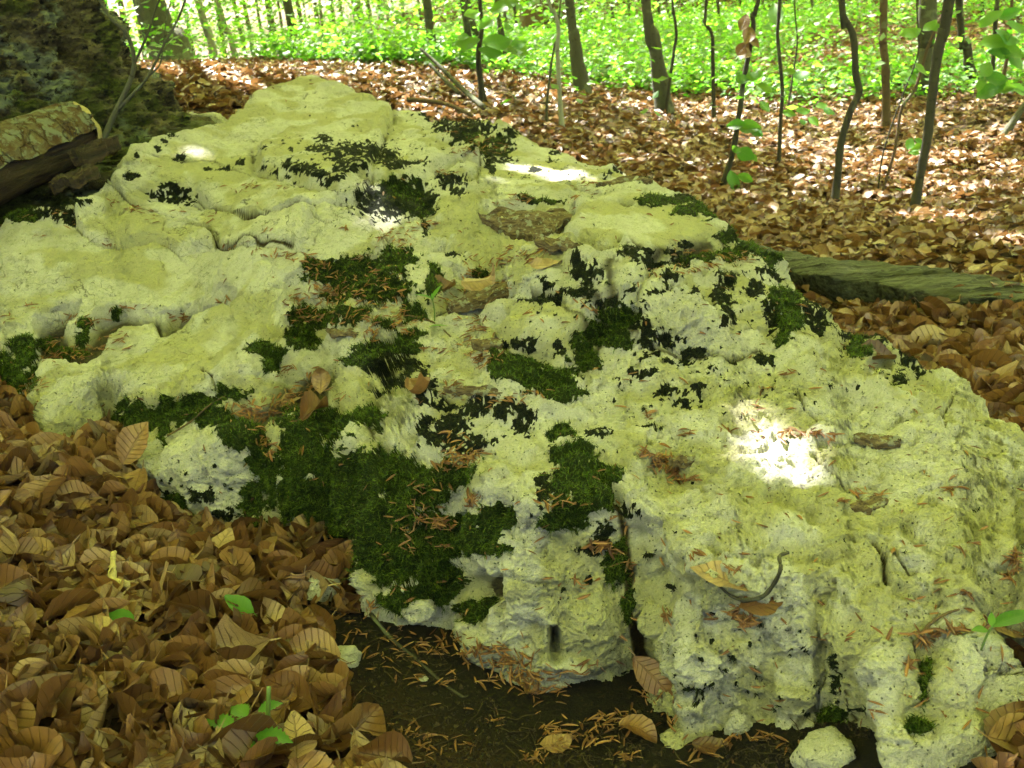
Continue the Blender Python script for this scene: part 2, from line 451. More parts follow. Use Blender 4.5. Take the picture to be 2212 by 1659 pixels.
CRACKS = [
 ([(216,395),(240,415),(262,430),(290,452),(320,470),(345,480),(395,490),(440,500),(466,524),(520,532),(560,541),(600,549),(640,559)], 0.0090, 0.022),
 ([(1300,1040),(1340,1100),(1362,1150),(1345,1200),(1372,1270),(1380,1330),(1382,1400),(1388,1470)], 0.0180, 0.035),
 ([(1964,1365),(1988,1402),(1995,1436),(1991,1466),(2005,1504)], 0.0070, 0.015),
 ([(1853,1402),(1836,1436),(1829,1470),(1815,1504),(1768,1564)], 0.0070, 0.018),
 ([(1388,1480),(1380,1380),(1370,1300)], 0.0300, 0.025),
 ([(1893,1176),(1905,1200),(1915,1240),(1930,1262)], 0.0057, 0.020), ([(1927,1196),(1937,1216),(1975,1245)], 0.0050, 0.015),
 ([(1200,350),(1200,352)], 0.0010, 0.000), ([(910,455),(922,500)], 0.0050, 0.020), ([(1035,340),(1036,370),(1030,400)], 0.0040, 0.020),
 ([(1180,410),(1230,412),(1270,430)], 0.0057, 0.024), ([(1260,425),(1243,462),(1225,485),(1240,510)], 0.0040, 0.015),
 ([(420,440),(455,459),(500,470),(549,477),(590,468),(640,455),(680,462)], 0.0057, 0.024), ([(300,345),(340,350),(380,358),(430,364),(470,370)], 0.0047, 0.014),
 ([(470,372),(500,385),(560,398),(620,404)], 0.0038, 0.012), ([(560,195),(590,203),(620,206)], 0.0047, 0.012), ([(620,240),(650,228),(680,215)], 0.0038, 0.012),
 ([(213,470),(240,490),(260,482),(275,475)], 0.0029, 0.012), ([(350,520),(352,505),(370,490)], 0.0029, 0.012),
 ([(660,480),(690,492),(720,498)], 0.0038, 0.012), ([(733,445),(740,470),(760,480)], 0.0034, 0.012), ([(500,530),(506,505)], 0.0034, 0.012), ([(678,540),(684,505)], 0.0034, 0.012),
 ([(440,826),(455,838),(480,850)], 0.0057, 0.016), ([(1660,900),(1700,1000)], 0.0005, 0.000), ([(1640,1260),(1560,1160)], 0.0005, 0.000),
 ([(1625,1012),(1700,1045),(1760,1070),(1800,1060)], 0.0038, 0.012), ([(1770,985),(1790,1040),(1830,1060),(1850,1110)], 0.0038, 0.012), ([(1700,1330),(1760,1340),(1800,1300)], 0.0047, 0.012),
 ([(1450,1040),(1520,1065),(1560,1090)], 0.0057, 0.016), ([(1860,980),(1900,1000),(1900,1040)], 0.0000, 0.000), ([(2050,870),(2030,930),(2060,980)], 0.0038, 0.012),
 
 ([(1330,665),(1300,675),(1270,672)], 0.0057, 0.020), ([(1300,560),(1330,575),(1370,560)], 0.0040, 0.012),
 ([(600,830),(560,880),(525,925)], 0.0040, 0.010), ([(1715,850),(1740,900),(1800,930)], 0.0029, 0.012), ([(2080,1400),(2110,1430),(2150,1460)], 0.0057, 0.020),
]
PLATES = [(on_macro(p), h, e) for p, h, e in PLATES if h > 0]
LIP = on_macro([(660,548),(668,600),(640,628),(600,638),(626,665),(626,690),(614,725),(570,770),(545,830),(480,850),(420,868),(330,905),(250,895),(215,930)])
LIP_POLY = np.r_[LIP, [[-3.2, 2.2], [-3.2, 3.4], [LIP[0, 0], 3.4]]]
HOLLOWS = [(on_macro(p), h, e) for p, h, e in HOLLOWS if h > 0]
CRACKS = [(on_macro(p), w, d) for p, w, d in CRACKS if d > 0]
HOLES = [(on_macro([(x, y)])[0], rx, ry, d) for x, y, rx, ry, d in HOLES if d > 0]

DIRT_SHADE = {}  # painted dark for shade and humus in cracks, hollows and plate feet
def rock_h(X, Y):
    """height of the outcrop without its fine relief"""
    P = np.stack([X, Y, np.zeros_like(X)], 1)
    wx = 0.010 * perlin(P, 14, 21) + 0.004 * perlin(P, 45, 22); wy = 0.010 * perlin(P, 14, 31) + 0.004 * perlin(P, 45, 32)
    Xw, Yw = X + wx, Y + wy
    H = MACRO(X, Y)
    for poly, h, e in PLATES:
        sd = sdf(Xw, Yw, poly)
        dm = DIRT_SHADE.setdefault(len(X), np.zeros(len(X), np.float32)); np.maximum(dm, np.exp(-((sd + 1.5 * e) / (.35 * e)) ** 2) * .9 * (perlin(P, 16, 77) > -.12), out=dm)  # shadow line painted along the plate's foot
        H = H + h * sstep(-e, e, sd) - .40 * h * np.exp(-((sd + 1.3 * e) / (.8 * e)) ** 2)
    sd = sdf(Xw, Yw, LIP_POLY)
    dl = seg_dist(Xw, Yw, LIP)
    H = H + .035 * sstep(-.015, .015, sd) * (1 - sstep(.02, .32, dl))
    for poly, h, e in HOLLOWS:
        sd = sdf(Xw, Yw, poly); H = H - h * sstep(-e, e, sd)
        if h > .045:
            dm = DIRT_SHADE.setdefault(len(X), np.zeros(len(X), np.float32)); np.maximum(dm, .9 * sstep(-.2 * e, 1.1 * e, sd), out=dm)
    for poly, w, dp in CRACKS:
        m = (X > poly[:, 0].min() - .05) & (X < poly[:, 0].max() + .05) & (Y > poly[:, 1].min() - .05) & (Y < poly[:, 1].max() + .05)
        if m.any():
            d = seg_dist(Xw[m], Yw[m], poly)
            dm = DIRT_SHADE.setdefault(len(X), np.zeros(len(X), np.float32)); dm[m] = np.maximum(dm[m], (1 - sstep(min(w * .3, .004), min(w * .7, .008), d)) * min(1, dp / .018))
            H[m] -= dp * (1 - sstep(w * 0.35, w * 1.1, d)) * (0.75 + 0.6 * perlin(P[m], 20, 5))
    for (cx, cyy), rx, ry, dp in HOLES:
        r = np.sqrt(((X + .3 * wx - cx) / rx) ** 2 + ((Y + .3 * wy - cyy) / (ry * 1.3)) ** 2)
        H -= dp * (1 - sstep(0.55, 1.15, r))
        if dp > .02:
            dm = DIRT_SHADE.setdefault(len(X), np.zeros(len(X), np.float32)); np.maximum(dm, 1 - sstep(.5, .9, r), out=dm)
    d = sdf(Xw, Yw, OUTLINE, margin=.3)
    # faces climb steeply from the foot and roll over at the top
    base = GROUND(X, Y) - .01
    di = np.clip(d, 0, None)
    wall = base + di * (4.2 + 1.2 * perlin(P, 7, 12)) + .02
    k = 0.035
    hmn = np.clip(.5 + .5 * (wall - H) / k, 0, 1)
    Hs = wall * (1 - hmn) + H * hmn - k * hmn * (1 - hmn)
    H = np.where(d > -.99, np.minimum(Hs, H), H)
    H = H - np.clip(-d, 0, .3) * 4 - np.where(d <= -.99, .6, 0)
    return H

# view-adapted but world-built sheet: columns fan out, rows follow the arc length of the surface
NC, NR = 840, 620
S = np.linspace(-0.70, 0.66, NC)
YF = 0.92 * (5.5 / 0.92) ** np.linspace(0, 1, 1100)
ss = S[::3]
Xc = ss[None] * (YF[:, None] + 0.25); Yc = np.broadcast_to(YF[:, None], Xc.shape)
Hc = rock_h(Xc.ravel(), Yc.ravel().copy()).reshape(Xc.shape)
Hc = np.maximum(Hc, -0.1)
dY = np.diff(Yc, axis=0); dZ = np.diff(Hc, axis=0)
dist = np.sqrt(Yc[1:] ** 2 + (CAM_H - Hc[1:]) ** 2)
w = np.sqrt((dY * (0.35 + .65 * (CAM_H - Hc[1:]) / dist)) ** 2 + dZ ** 2 * 2.2) / dist
w = w * np.where(Hc[1:] > GROUND(Xc[1:], Yc[1:]) - .07, 1, .10)
ker = np.ones(5) / 5
w = np.apply_along_axis(lambda r: np.convolve(np.pad(r, 2, mode='edge'), ker, 'valid'), 1, w)
cum = np.vstack([np.zeros(w.shape[1]), np.cumsum(w, axis=0)]); cum /= cum[-1]
tt = np.linspace(0, 1, NR)
Yr = np.stack([np.interp(tt, cum[:, j], YF) for j in range(cum.shape[1])], 1)
Yg = np.stack([np.interp(S, ss, Yr[i]) for i in range(NR)], 0)
Xg = S[None] * (Yg + 0.25)
X, Y = Xg.ravel(), Yg.ravel()
H = rock_h(X, Y)
V = np.stack([X, Y, H], 1).reshape(NR, NC, 3)
gu = np.gradient(V, axis=0); gv = np.gradient(V, axis=1)
Nn = np.cross(gv, gu); Nn /= np.linalg.norm(Nn, axis=2, keepdims=True) + 1e-12
def box(A, r, ax):
    C = np.cumsum(np.concatenate([np.repeat(A.take([0], ax), r + 1, ax), A, np.repeat(A.take([-1], ax), r, ax)], ax), ax)
    n_ = A.shape[ax]; return (C.take(range(2 * r + 1, 2 * r + 1 + n_), ax) - C.take(range(0, n_), ax)) / (2 * r + 1)
for _ in range(2):
    Nn = box(box(Nn, 5, 0), 5, 1)
Nn /= np.linalg.norm(Nn, axis=2, keepdims=True) + 1e-12
Nn = Nn.reshape(-1, 3)
P0 = V.reshape(-1, 3)
PX, PY = to_px(P0)

def blob(cx, cy, rx, ry, soft=.5):
    r = np.sqrt(((PX - cx) / rx) ** 2 + ((PY - cy) / ry) ** 2)
    return 1 - sstep(1 - soft, 1 + soft, r)

# how rough the stone is: the left slabs are dense and smooth, the right mass is pitted
rough = 1 - 0.72 * np.maximum.reduce([blob(250, 580, 430, 120), blob(560, 300, 330, 140), blob(350, 720, 270, 90), blob(1380, 480, 150, 70), blob(1150, 360, 120, 50), blob(520, 500, 350, 90)])
pit = np.maximum.reduce([blob(1900, 1100, 500, 300), blob(1150, 1250, 230, 200), blob(1600, 1400, 400, 220), blob(1450, 850, 300, 200), .35 * blob(200, 850, 260, 110), .6 * blob(800, 950, 200, 150)])
def terrace(x, w=.16):
    f = np.floor(x); return f + sstep(1 - w, 1, x - f)
D = 0.014 * fbm(P0, 9, 2, 40) * (0.10 + .90 * rough)
steep = 1 - sstep(.35, .8, Nn[:, 2])
gz = P0[:, 2] - GROUND(P0[:, 0], P0[:, 1])
D += steep * (0.022 * fbm(P0, 9, 2, 45) - .012 * np.abs(perlin(P0, 22, 46)))
D -= steep * .014 * (1 - sstep(0.0, .06, gz))
# broken facets: cells of stone standing at slightly different heights
wq = np.stack([perlin(P0, 24, 201), perlin(P0, 24, 202), perlin(P0, 24, 203)], 1)
Pw = P0 + wq * .010
wv, wr = worley(Pw, 15, 1)
D += .016 * rough * (wr - .5) + rough * .030 * np.abs(perlin(P0, 6.5, 47))
wvb, wrb = worley(Pw + wq * .004, 44, 4)
D += .0045 * (rough - .1) * (wrb - .5)
# billowed knobs with sharp clefts between them
calm = .45 + .55 * sstep(-.25, .25, perlin(P0, 5, 48))
D += rough * .017 * calm * np.abs(perlin(Pw, 20, 50)) + rough * .0075 * calm * np.abs(perlin(Pw, 58, 51)) + (.16 + .84 * rough) * .0042 * calm * np.abs(perlin(P0, 130, 52))
D += (.10 + .9 * rough) * .0030 * perlin(P0, 210, 53)
# thin flaking layers
D += .009 * (1 - .5 * rough) * (terrace(2.6 * fbm(P0 * [1, 1, .4], 5.0, 4, 91, .6), .07) / 2.6) + .006 * (1 - rough) * (terrace(2.2 * fbm(P0 * [1, 1, .4], 13.0, 3, 93, .6), .10) / 2.2)
D += .0045 * rough * (terrace(3.0 * fbm(P0, 16, 2, 95)) / 1.6)
# pits of three sizes
wv1, wr1 = worley(Pw, 26, 11)
pitm = pit * (wr1 > .55) * (1 - sstep(.14, .34, wv1)); D -= .016 * pitm
wv2, wr2 = worley(P0, 70, 2)
pits = (pit * (wr2 > .55) + .6 * (wr2 > .93)) * (1 - sstep(.16, .34, wv2)); D -= .0085 * np.clip(pits, 0, 1)
wv3, wr3 = worley(Pw, 8.5, 3)
D -= 0.024 * pit * (wr3 > .70) * (1 - sstep(.10, .30, wv3))
hair = np.abs(perlin(P0, 9, 101)) + .3 * np.abs(perlin(P0, 40, 102))
hairm = 1 - sstep(.006, .020, hair)
D -= 0.005 * hairm * (0.35 + .65 * rough)
# lobes, hollows and holes of the front faces
FACES = [(1945,1625,60,60,.03),(2050,1620,80,60,.03),(1290,1335,70,60,.022),(1130,1320,36,100,.018),(1560,1450,110,70,.022),(1720,1500,60,50,.016),(1905,1460,70,120,.030),(2055,1490,60,120,.028),(2175,1480,40,70,.02),(430,1000,110,60,.02),(1230,1440,90,24,.015),
 (1198,1392,19,42,-.07),(1050,1268,50,42,-.045),(1500,1508,34,22,-.022),(1212,1332,14,14,-.014),(1272,1348,18,12,-.014),(1620,1510,26,12,-.012),(1360,1250,10,30,-.01),(1660,1480,20,10,-.010),(1000,1330,30,14,-.015),
 (1390,1400,20,90,-.03),(745,1180,40,26,-.05),(1840,1600,16,26,-.02),(2110,1440,14,40,-.015),(128,1000,14,14,-.015),(150,940,16,10,-.014),(1800,1400,40,24,-.012),(1470,1430,20,14,-.014),(1560,1350,16,10,-.012),(1430,1360,14,18,-.012),(1690,1420,22,10,-.012)]
fx = PX + 10 * perlin(P0, 30, 301); fy = PY + 10 * perlin(P0, 30, 302)
HOLE_SHADE = np.zeros(len(P0), np.float32)  # shade inside the deep face holes, painted as dark cores
for cx_, cy__, rx_, ry_, am in FACES:
    r_ = np.sqrt(((fx - cx_) / rx_) ** 2 + ((fy - cy__) / ry_) ** 2)
    w_ = (1 - sstep(.65, 1.05, r_)) if am < -.04 else (1 - sstep(.45, 1.15, r_)) if am < 0 else (1 - sstep(.1, 1.3, r_))
    D += am * w_
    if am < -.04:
        HOLE_SHADE = np.maximum(HOLE_SHADE, (1 - sstep(.55, .72, r_)) * .9)
P1 = P0 + Nn * D[:, None]
# undercut feet of the front faces
# ------------------------------------------------------------------ moss: picture x, y, radii, kind (0 green carpet, 1 dark small cushions)
MOSS = [
 (720,590,60,30,0),(790,600,90,45,0),(860,570,40,28,0),(830,640,70,22,0),(760,640,60,18,0),(690,575,40,12,0),
 (700,690,60,26,0),(650,735,42,30,0),(780,690,30,20,0),(640,700,25,25,0),
 (1120,800,60,26,0),(1160,830,70,32,0),(1210,860,50,22,0),(1090,820,30,30,0),
 (700,920,90,36,0),(800,910,40,24,0),(660,980,60,60,0),(640,1060,45,60,0),(700,1080,70,60,0),(780,1040,70,60,0),(850,1030,60,50,0),(900,1060,80,60,0),(830,1120,80,60,0),(850,1200,80,60,0),
 (950,1160,90,50,0),(1040,1160,60,40,0),(950,1240,50,50,0),(900,1290,70,30,0),(1020,1320,40,22,0),(740,1140,40,30,0),(990,1030,60,26,0),(1080,1120,40,30,0),(1055,1185,55,14,0),
 (980,920,40,26,1),(1050,890,60,20,1),(1100,900,50,24,1),(960,955,40,26,1),(1010,960,50,26,1),(1130,920,24,24,1),(930,930,24,30,1),
 (1180,1060,26,30,1),(1240,1050,50,36,0),(1300,1030,50,28,0),(1230,1110,50,36,0),(1290,1080,40,22,0),(1200,1130,26,20,0),(1350,1105,35,14,1),(1330,1220,22,50,0),(1360,1300,14,40,0),(1310,1160,18,40,1),(1280,1190,30,12,1),
 (1240,1000,60,22,0),(1290,960,35,14,1),(1210,950,35,24,0),
 (800,440,46,30,1),(870,425,60,34,0),(900,450,45,20,0),(850,455,60,20,1),(930,440,20,30,1),(970,395,40,16,1),(990,420,16,14,1),(920,500,8,24,1),
 (690,325,30,14,1),(740,330,40,22,1),(790,325,50,18,1),(760,360,50,16,1),(830,340,40,14,1),(700,300,20,8,1),(860,360,40,10,1),(650,365,35,12,1),(620,355,14,10,1),(720,395,30,16,1),(690,375,40,10,1),(900,360,24,8,1),
 (1340,690,44,26,0),(1300,720,50,24,0),(1260,750,26,36,0),(1260,790,40,24,0),(1330,740,40,20,0),(1380,700,24,30,1),(1400,740,20,30,1),
 (1240,640,50,14,1),(1200,650,34,14,1),(1190,620,16,12,1),(1275,600,26,24,1),(1250,580,20,20,1),(1140,655,16,8,1),(1300,660,40,12,1),(1280,625,18,30,1),(1100,755,20,14,1),(1150,755,26,16,1),(1200,760,16,16,1),
 (1560,630,22,40,1),(1570,680,24,30,1),(1580,600,14,16,1),(1630,630,16,20,1),(1690,660,34,36,0),(1700,710,26,44,0),(1660,690,20,40,1),(1730,680,24,24,1),(1760,710,30,20,1),(1740,640,14,24,1),(1660,600,40,10,1),(1760,620,14,30,1),(1690,740,22,30,0),
 (1850,760,26,24,0),(1830,730,24,14,1),(1900,735,50,9,1),(1950,760,24,10,1),(1960,785,24,12,1),(1890,760,20,14,1),(1980,800,14,20,1),(1940,825,16,18,1),(1900,715,40,8,1),
 (1560,520,24,18,0),(1590,530,24,14,0),(1500,455,50,10,0),(1440,435,70,8,0),(1540,470,24,10,0),(1420,580,34,14,1),(1400,560,16,20,1),(1470,570,30,14,1),(1500,560,40,12,0),(1600,560,60,12,0),(1650,575,30,12,0),(1480,530,20,10,1),(1350,555,20,8,1),
 (1370,560,10,20,1),(1450,545,20,10,1),(1180,660,30,8,1),(1440,620,20,12,1),(1500,640,12,10,1),(1350,640,10,10,1),(1420,650,30,10,1),
 (1030,285,40,14,1),(1010,272,30,12,1),(935,252,35,12,1),(955,275,20,26,1),(970,262,20,14,1),(1070,310,30,12,0),(1100,300,20,10,1),(1060,330,40,9,0),(1010,300,40,16,0),(1080,345,36,8,1),(990,290,20,30,1),(1200,330,16,5,1),(1190,345,10,6,1),(1155,367,14,7,1),(1100,322,14,6,1),
 (1060,360,14,20,1),(1340,375,26,6,1),(1310,383,10,8,1),(1420,392,40,9,0),(1400,400,20,6,1),(1380,385,14,10,1),(1470,430,30,8,1),(1150,440,30,6,0),(1200,445,26,5,0),
 (370,405,28,9,1),(345,425,24,14,1),(395,430,30,11,1),(375,415,24,16,1),(400,411,14,8,1),(285,380,20,10,1),(293,340,9,8,1),(386,341,14,8,1),(340,318,10,8,1),(355,305,8,7,1),(372,294,9,6,1),
 (490,367,18,7,1),(520,356,12,7,1),(450,364,10,5,1),(220,370,9,6,1),(215,386,6,5,1),(572,367,8,6,1),(594,373,9,7,1),(625,385,8,6,1),(600,385,6,6,1),(627,324,6,5,1),(575,325,8,4,1),
 (100,445,22,14,1),(100,465,24,10,1),(140,470,26,12,1),(170,448,14,8,1),(45,470,40,14,0),(130,455,20,8,1),(155,485,16,8,1),(200,422,8,4,1),(195,450,8,4,1),
 (185,705,12,18,0),(175,735,14,20,0),(100,750,22,16,0),(55,770,24,40,0),(20,810,40,40,0),(150,770,40,16,0),(60,830,30,14,0),(40,750,18,22,1),(15,850,40,40,0),(20,900,40,30,0),(250,680,12,14,0),
 (130,1060,40,20,0),(170,1070,30,20,0),(105,980,16,30,0),(280,920,60,22,0),(340,905,60,26,0),(210,985,26,40,0),(180,1020,18,40,0),(390,890,50,26,0),(440,875,50,20,0),(500,860,40,18,0),(360,940,14,30,0),(220,950,30,22,0),(300,885,20,20,0),(560,760,30,16,0),(580,790,22,26,0),(600,770,14,20,0),
 (480,915,30,20,0),(520,950,40,26,0),(560,980,26,40,0),(580,1030,20,60,0),(450,910,20,30,0),(340,1060,18,16,1),(380,1090,30,24,0),(440,1070,34,16,1),(480,1110,30,14,1),(350,1120,20,20,0),(540,1080,24,40,0),(430,1130,24,14,0),(500,1150,30,10,0),(560,1140,20,20,0),
 (830,805,44,22,1),(870,790,50,22,1),(790,790,40,18,0),(860,760,50,14,0),(810,770,40,12,0),(900,820,30,30,1),(860,830,40,16,1),(930,850,26,24,1),(840,720,24,12,0),(890,740,30,12,0),(830,850,20,10,1),(950,880,60,10,1),
 (900,690,24,18,0),(980,560,24,16,1),(1040,600,20,10,0),(930,620,14,40,0),(880,680,10,30,0),
 (1440,800,24,10,1),(1470,870,30,10,1),(1430,850,26,14,1),(1500,850,20,12,1),(1540,800,20,8,1),(1380,820,40,10,1),(1480,780,16,12,1),(1500,760,40,10,1),(1440,740,40,16,1),(1400,780,20,10,1),
 (1840,1430,16,24,1),(1820,1480,12,26,1),(1800,1540,30,18,0),(1830,1420,10,14,1),(1550,1330,12,6,1),(1590,1410,8,8,1),(1570,1440,6,4,1),(1500,1500,18,22,1),(2000,1480,10,50,0),(1980,1570,26,20,0),(1880,1520,8,10,1),(1860,1535,20,6,1),(1520,1490,10,20,1),
 (755,1380,30,26,0),(740,1350,40,20,0),(1400,930,30,8,1),(1650,790,30,10,1),(1580,780,14,6,1),(1560,1440,4,4,1),(1440,1270,12,6,1),(1400,1200,10,8,1),(1270,1255,8,10,1),(1220,1275,6,8,1),
]
def moss_fields(PXv, PYv, P):
    wpx = 1.0 / np.maximum(np.linalg.norm(P - CAM, axis=1), .5)
    ux = 10 * wpx * 2 * fbm(P, 30, 2, 121); uy = 10 * wpx * 2 * fbm(P, 30, 2, 131)
    x = PXv + ux; y = PYv + uy * .6
    g = np.zeros(len(P), np.float32); b = np.zeros(len(P), np.float32)
    for cx, cy_, rx, ry, k in MOSS:
        m = (np.abs(x - cx) < rx * 1.7) & (np.abs(y - cy_) < ry * 1.7)
        if not m.any():
            continue
        r = np.sqrt(((x[m] - cx) / rx) ** 2 + ((y[m] - cy_) / ry) ** 2)
        v = np.clip(1.55 - r, 0, 1)
        t = g if k == 0 else b
        t[m] = np.maximum(t[m], v)
    return g, b

mg, mb = moss_fields(PX, PY, P1)
n1 = fbm(P1, 45, 3, 141)
n2 = perlin(P1, 130, 145)
# small dark cushions that dot the rougher and upper parts
spotty = np.maximum.reduce([blob(1450, 680, 330, 110), blob(780, 350, 220, 70), .8 * blob(1000, 280, 160, 40), .7 * blob(1250, 380, 160, 40), .8 * blob(450, 1080, 150, 90), .6 * blob(1650, 1450, 250, 120), .8 * blob(1040, 930, 140, 60), .8 * blob(1500, 850, 230, 60), .6 * blob(1900, 800, 120, 80), .35 * blob(1300, 1130, 200, 130)])
sw, sr = worley(P1, 55, 9)
spots = (sr > .62) * (1 - sstep(.16, .40, sw + .25 * n2)) * sstep(.15, .6, spotty + .35 * fbm(P1, 6, 2, 150))
GREEN = np.clip(sstep(.42, .66, mg + .42 * n1 + .22 * n2), 0, 1)
DARK = np.clip(np.maximum(sstep(.62, .80, mb + .62 * n1 + .50 * n2), spots), 0, 1)
MOSSY = np.maximum(GREEN, DARK)
GREENNESS = GREEN / np.maximum(GREEN + DARK, .001) * (.35 + .65 * sstep(250, 800, PY))
# the carpets stand a little proud of the stone
P1 = P1 + Nn * (GREEN * (.006 + .004 * perlin(P1, 50, 160)) + DARK * .0025)[:, None]
# warm tint by noise, stronger on the pitted part, weaker on raised relief
TINT = np.clip(.48 + 1.7 * fbm(P1, 5.5, 3, 170) + .3 * pit - .25 * (D > .01), 0, 1)

def build_rock_mesh():
    keep = P1[:, 2] > ground_z(P1[:, 0], P1[:, 1]) - 0.09
    kq = keep.reshape(NR, NC)
    i, j = np.meshgrid(np.arange(NR - 1), np.arange(NC - 1), indexing='ij')
    ok = (kq[:-1, :-1] | kq[1:, :-1] | kq[:-1, 1:] | kq[1:, 1:])
    a = (i * NC + j)[ok]
    F = np.stack([a, a + 1, a + NC + 1, a + NC], 1)
    used = np.unique(F); mp = np.zeros(NR * NC, np.int32); mp[used] = np.arange(len(used))
    return used, mp[F]

used, RF = build_rock_mesh()

m = Mat("limestone")
co = m.coord()
warp = m.noise(60, 2, .6, co, 'Color')
gr = m.attr("green_moss"); dk = m.attr("dark_moss"); gn = m.attr("greenness"); ti = m.attr("tint"); rg = m.attr("rough")
n_big = m.noise(7, 3, .6, co); n_mid = m.noise(38, 4, .65, co); n_fine = m.noise(240, 3, .6, co); n_dust = m.noise(900, 2, .5, co)
stone = m.mix(m.step(.35, .65, n_big), (.38, .365, .335), (.45, .435, .405))
stone = m.mix(m.math('MULTIPLY', m.step(.30, .85, ti), .85), stone, (.31, .295, .165))
stone = m.mix(m.math('MULTIPLY', m.step(.50, .68, n_mid), .35), stone, (.27, .285, .18))
stone = m.mix(m.math('MULTIPLY', m.step(.56, .70, n_fine), .40), stone, (.19, .19, .125))
stone = m.mix(m.math('MULTIPLY', m.step(.66, .72, n_dust), .40), stone, (.11, .115, .07))
specks = m.vor(150, co); sel = m.vor(150, co, out='Color')
sp = m.n("ShaderNodeSeparateColor"); m.l(sel, sp.inputs[0])
spk = m.math('MULTIPLY', m.math('MULTIPLY', m.step(.32, .16, specks), m.math('GREATER_THAN', sp.outputs[0], .78)), rg)
spk2 = m.math('MULTIPLY', m.step(.57, .61, m.noise(95, 5, .75, co)), m.step(.45, .6, m.noise(9, 3, .6, co)))
stone = m.mix(m.math('MULTIPLY', spk2, .42), stone, (.10, .105, .06))
spk3 = m.step(.60, .63, m.noise(330, 3, .7, m.scalev(co, (1, 1.6, 1.6))))
stone = m.mix(m.math('MULTIPLY', spk3, .45), stone, (.10, .105, .06))
ck = m.math('ABSOLUTE', m.math('SUBTRACT', m.noise(5.5, 4, .55, co), .5))
ck2 = m.math('ABSOLUTE', m.math('SUBTRACT', m.noise(13, 3, .5, co), .47))
ckm = m.math('MULTIPLY', m.math('MAXIMUM', m.step(.0045, .0015, ck), m.step(.0035, .001, ck2)), m.step(.42, .56, m.noise(4, 2, .5, co)))
stone = m.mix(m.math('MULTIPLY', m.math('MULTIPLY', ckm, .85), m.math('SUBTRACT', 1.25, rg)), stone, (.07, .07, .04))
stone = m.mix(m.math('MULTIPLY', m.step(.54, .66, m.noise(17, 5, .7, co)), .35), stone, (.27, .27, .19))
stone = m.mix(m.math('MULTIPLY', spk, .75), stone, (.035, .04, .028))
stone = m.mix(m.attr('dirt_shade'), stone, (.028, .020, .011))  # shade and humus of the clefts mixed into the stone colour
mossc = m.mix(m.noise(300, 2, .6, co), (.006, .014, .002), (.020, .030, .004))
mossc = m.mix(gn, (.006, .008, .005), mossc)
mm = m.math('MAXIMUM', gr, dk)
edge = m.math('ADD', mm, m.math('MULTIPLY', m.math('SUBTRACT', m.noise(190, 4, .75, co), .5), 1.3))
edge = m.step(.42, .58, edge)
col = m.mix(edge, stone, mossc)
hgt = m.math('ADD', m.math('MULTIPLY', n_fine, .6), m.math('MULTIPLY', m.noise(700, 3, .7, co), .45))
hgt = m.math('SUBTRACT', hgt, m.math('MULTIPLY', m.math('ADD', spk, ckm), .9))
nor = m.bump(hgt, .007, 1.0)
nor = m.bump(m.math('MULTIPLY', m.noise(110, 4, .7, co), 1.0), .014, .8, nor)
LIMESTONE = m.done(m.bsdf(col, .95, nor, .15))

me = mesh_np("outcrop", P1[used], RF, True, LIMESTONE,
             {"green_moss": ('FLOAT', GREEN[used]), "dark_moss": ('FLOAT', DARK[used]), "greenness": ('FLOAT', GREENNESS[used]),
              "tint": ('FLOAT', TINT[used]), "dirt_shade": ('FLOAT', np.maximum(DIRT_SHADE[len(P0)], HOLE_SHADE)[used]), "rough": ('FLOAT', .25 + .75 * rough[used])})
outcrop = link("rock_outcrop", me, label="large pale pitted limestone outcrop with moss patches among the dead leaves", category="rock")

# a surface query for everything that lies on the stone or the ground: the rock sheet's own vertices on a fine grid
GX0, GY0, GS = -3.6, 0.9, 0.006
GW, GH = int(7.0 / GS), int(4.9 / GS)
_top = np.full((GH, GW), -9.0, np.float32)
ii = ((P1[:, 0] - GX0) / GS).astype(int); jj = ((P1[:, 1] - GY0) / GS).astype(int)
okk = (ii >= 0) & (ii < GW) & (jj >= 0) & (jj < GH)
np.maximum.at(_top, (jj[okk], ii[okk]), P1[okk, 2].astype(np.float32))
for _ in range(4):       # fill the sparse far cells
    holes = _top < -5
    nb = np.maximum.reduce([np.roll(_top, s, a) for s in (1, -1) for a in (0, 1)])
    _top[holes] = nb[holes]
def rock_z(x, y):
    i = np.clip(((np.asarray(x) - GX0) / GS).astype(int), 0, GW - 1); j = np.clip(((np.asarray(y) - GY0) / GS).astype(int), 0, GH - 1)
    return _top[j, i]
def top_z(x, y):
    return np.maximum(rock_z(x, y), ground_z(x, y))

NG = Nn.reshape(NR, NC, 3)
vis_idx = np.arange(len(P1))
# first surface point behind a picture position: nearest-in-picture vertex with the smallest depth
_qx, _qy = to_px(P1)
_dep = np.linalg.norm(P1 - CAM, axis=1)
_cell = {}
BW = 6
bx = np.clip((_qx / BW).astype(int) + 40, 0, 499); by = np.clip((_qy / BW).astype(int) + 10, 0, 319)
ZB = np.full((320, 500), 99.0); np.minimum.at(ZB, (by, bx), _dep)
okr = P1[:, 2] > ground_z(P1[:, 0], P1[:, 1]) - .01
ZI = np.full((320, 500), -1)
sel_ = np.where((_dep < ZB[by, bx] + .03) & okr)[0]
ZI[by[sel_], bx[sel_]] = sel_
def on_rock(px, py):
    """index of the rock vertex seen at a picture point or -1"""
    i = int(px / BW) + 40; j = int(py / BW) + 10
    if 0 <= i < 500 and 0 <= j < 320:
        for dj, di in ((0, 0), (0, 1), (0, -1), (1, 0), (-1, 0), (1, 1), (-1, -1), (1, -1), (-1, 1)):
            k = int(ZI[min(max(j + dj, 0), 319), min(max(i + di, 0), 499)])
            if k >= 0:
                return k
    return -1
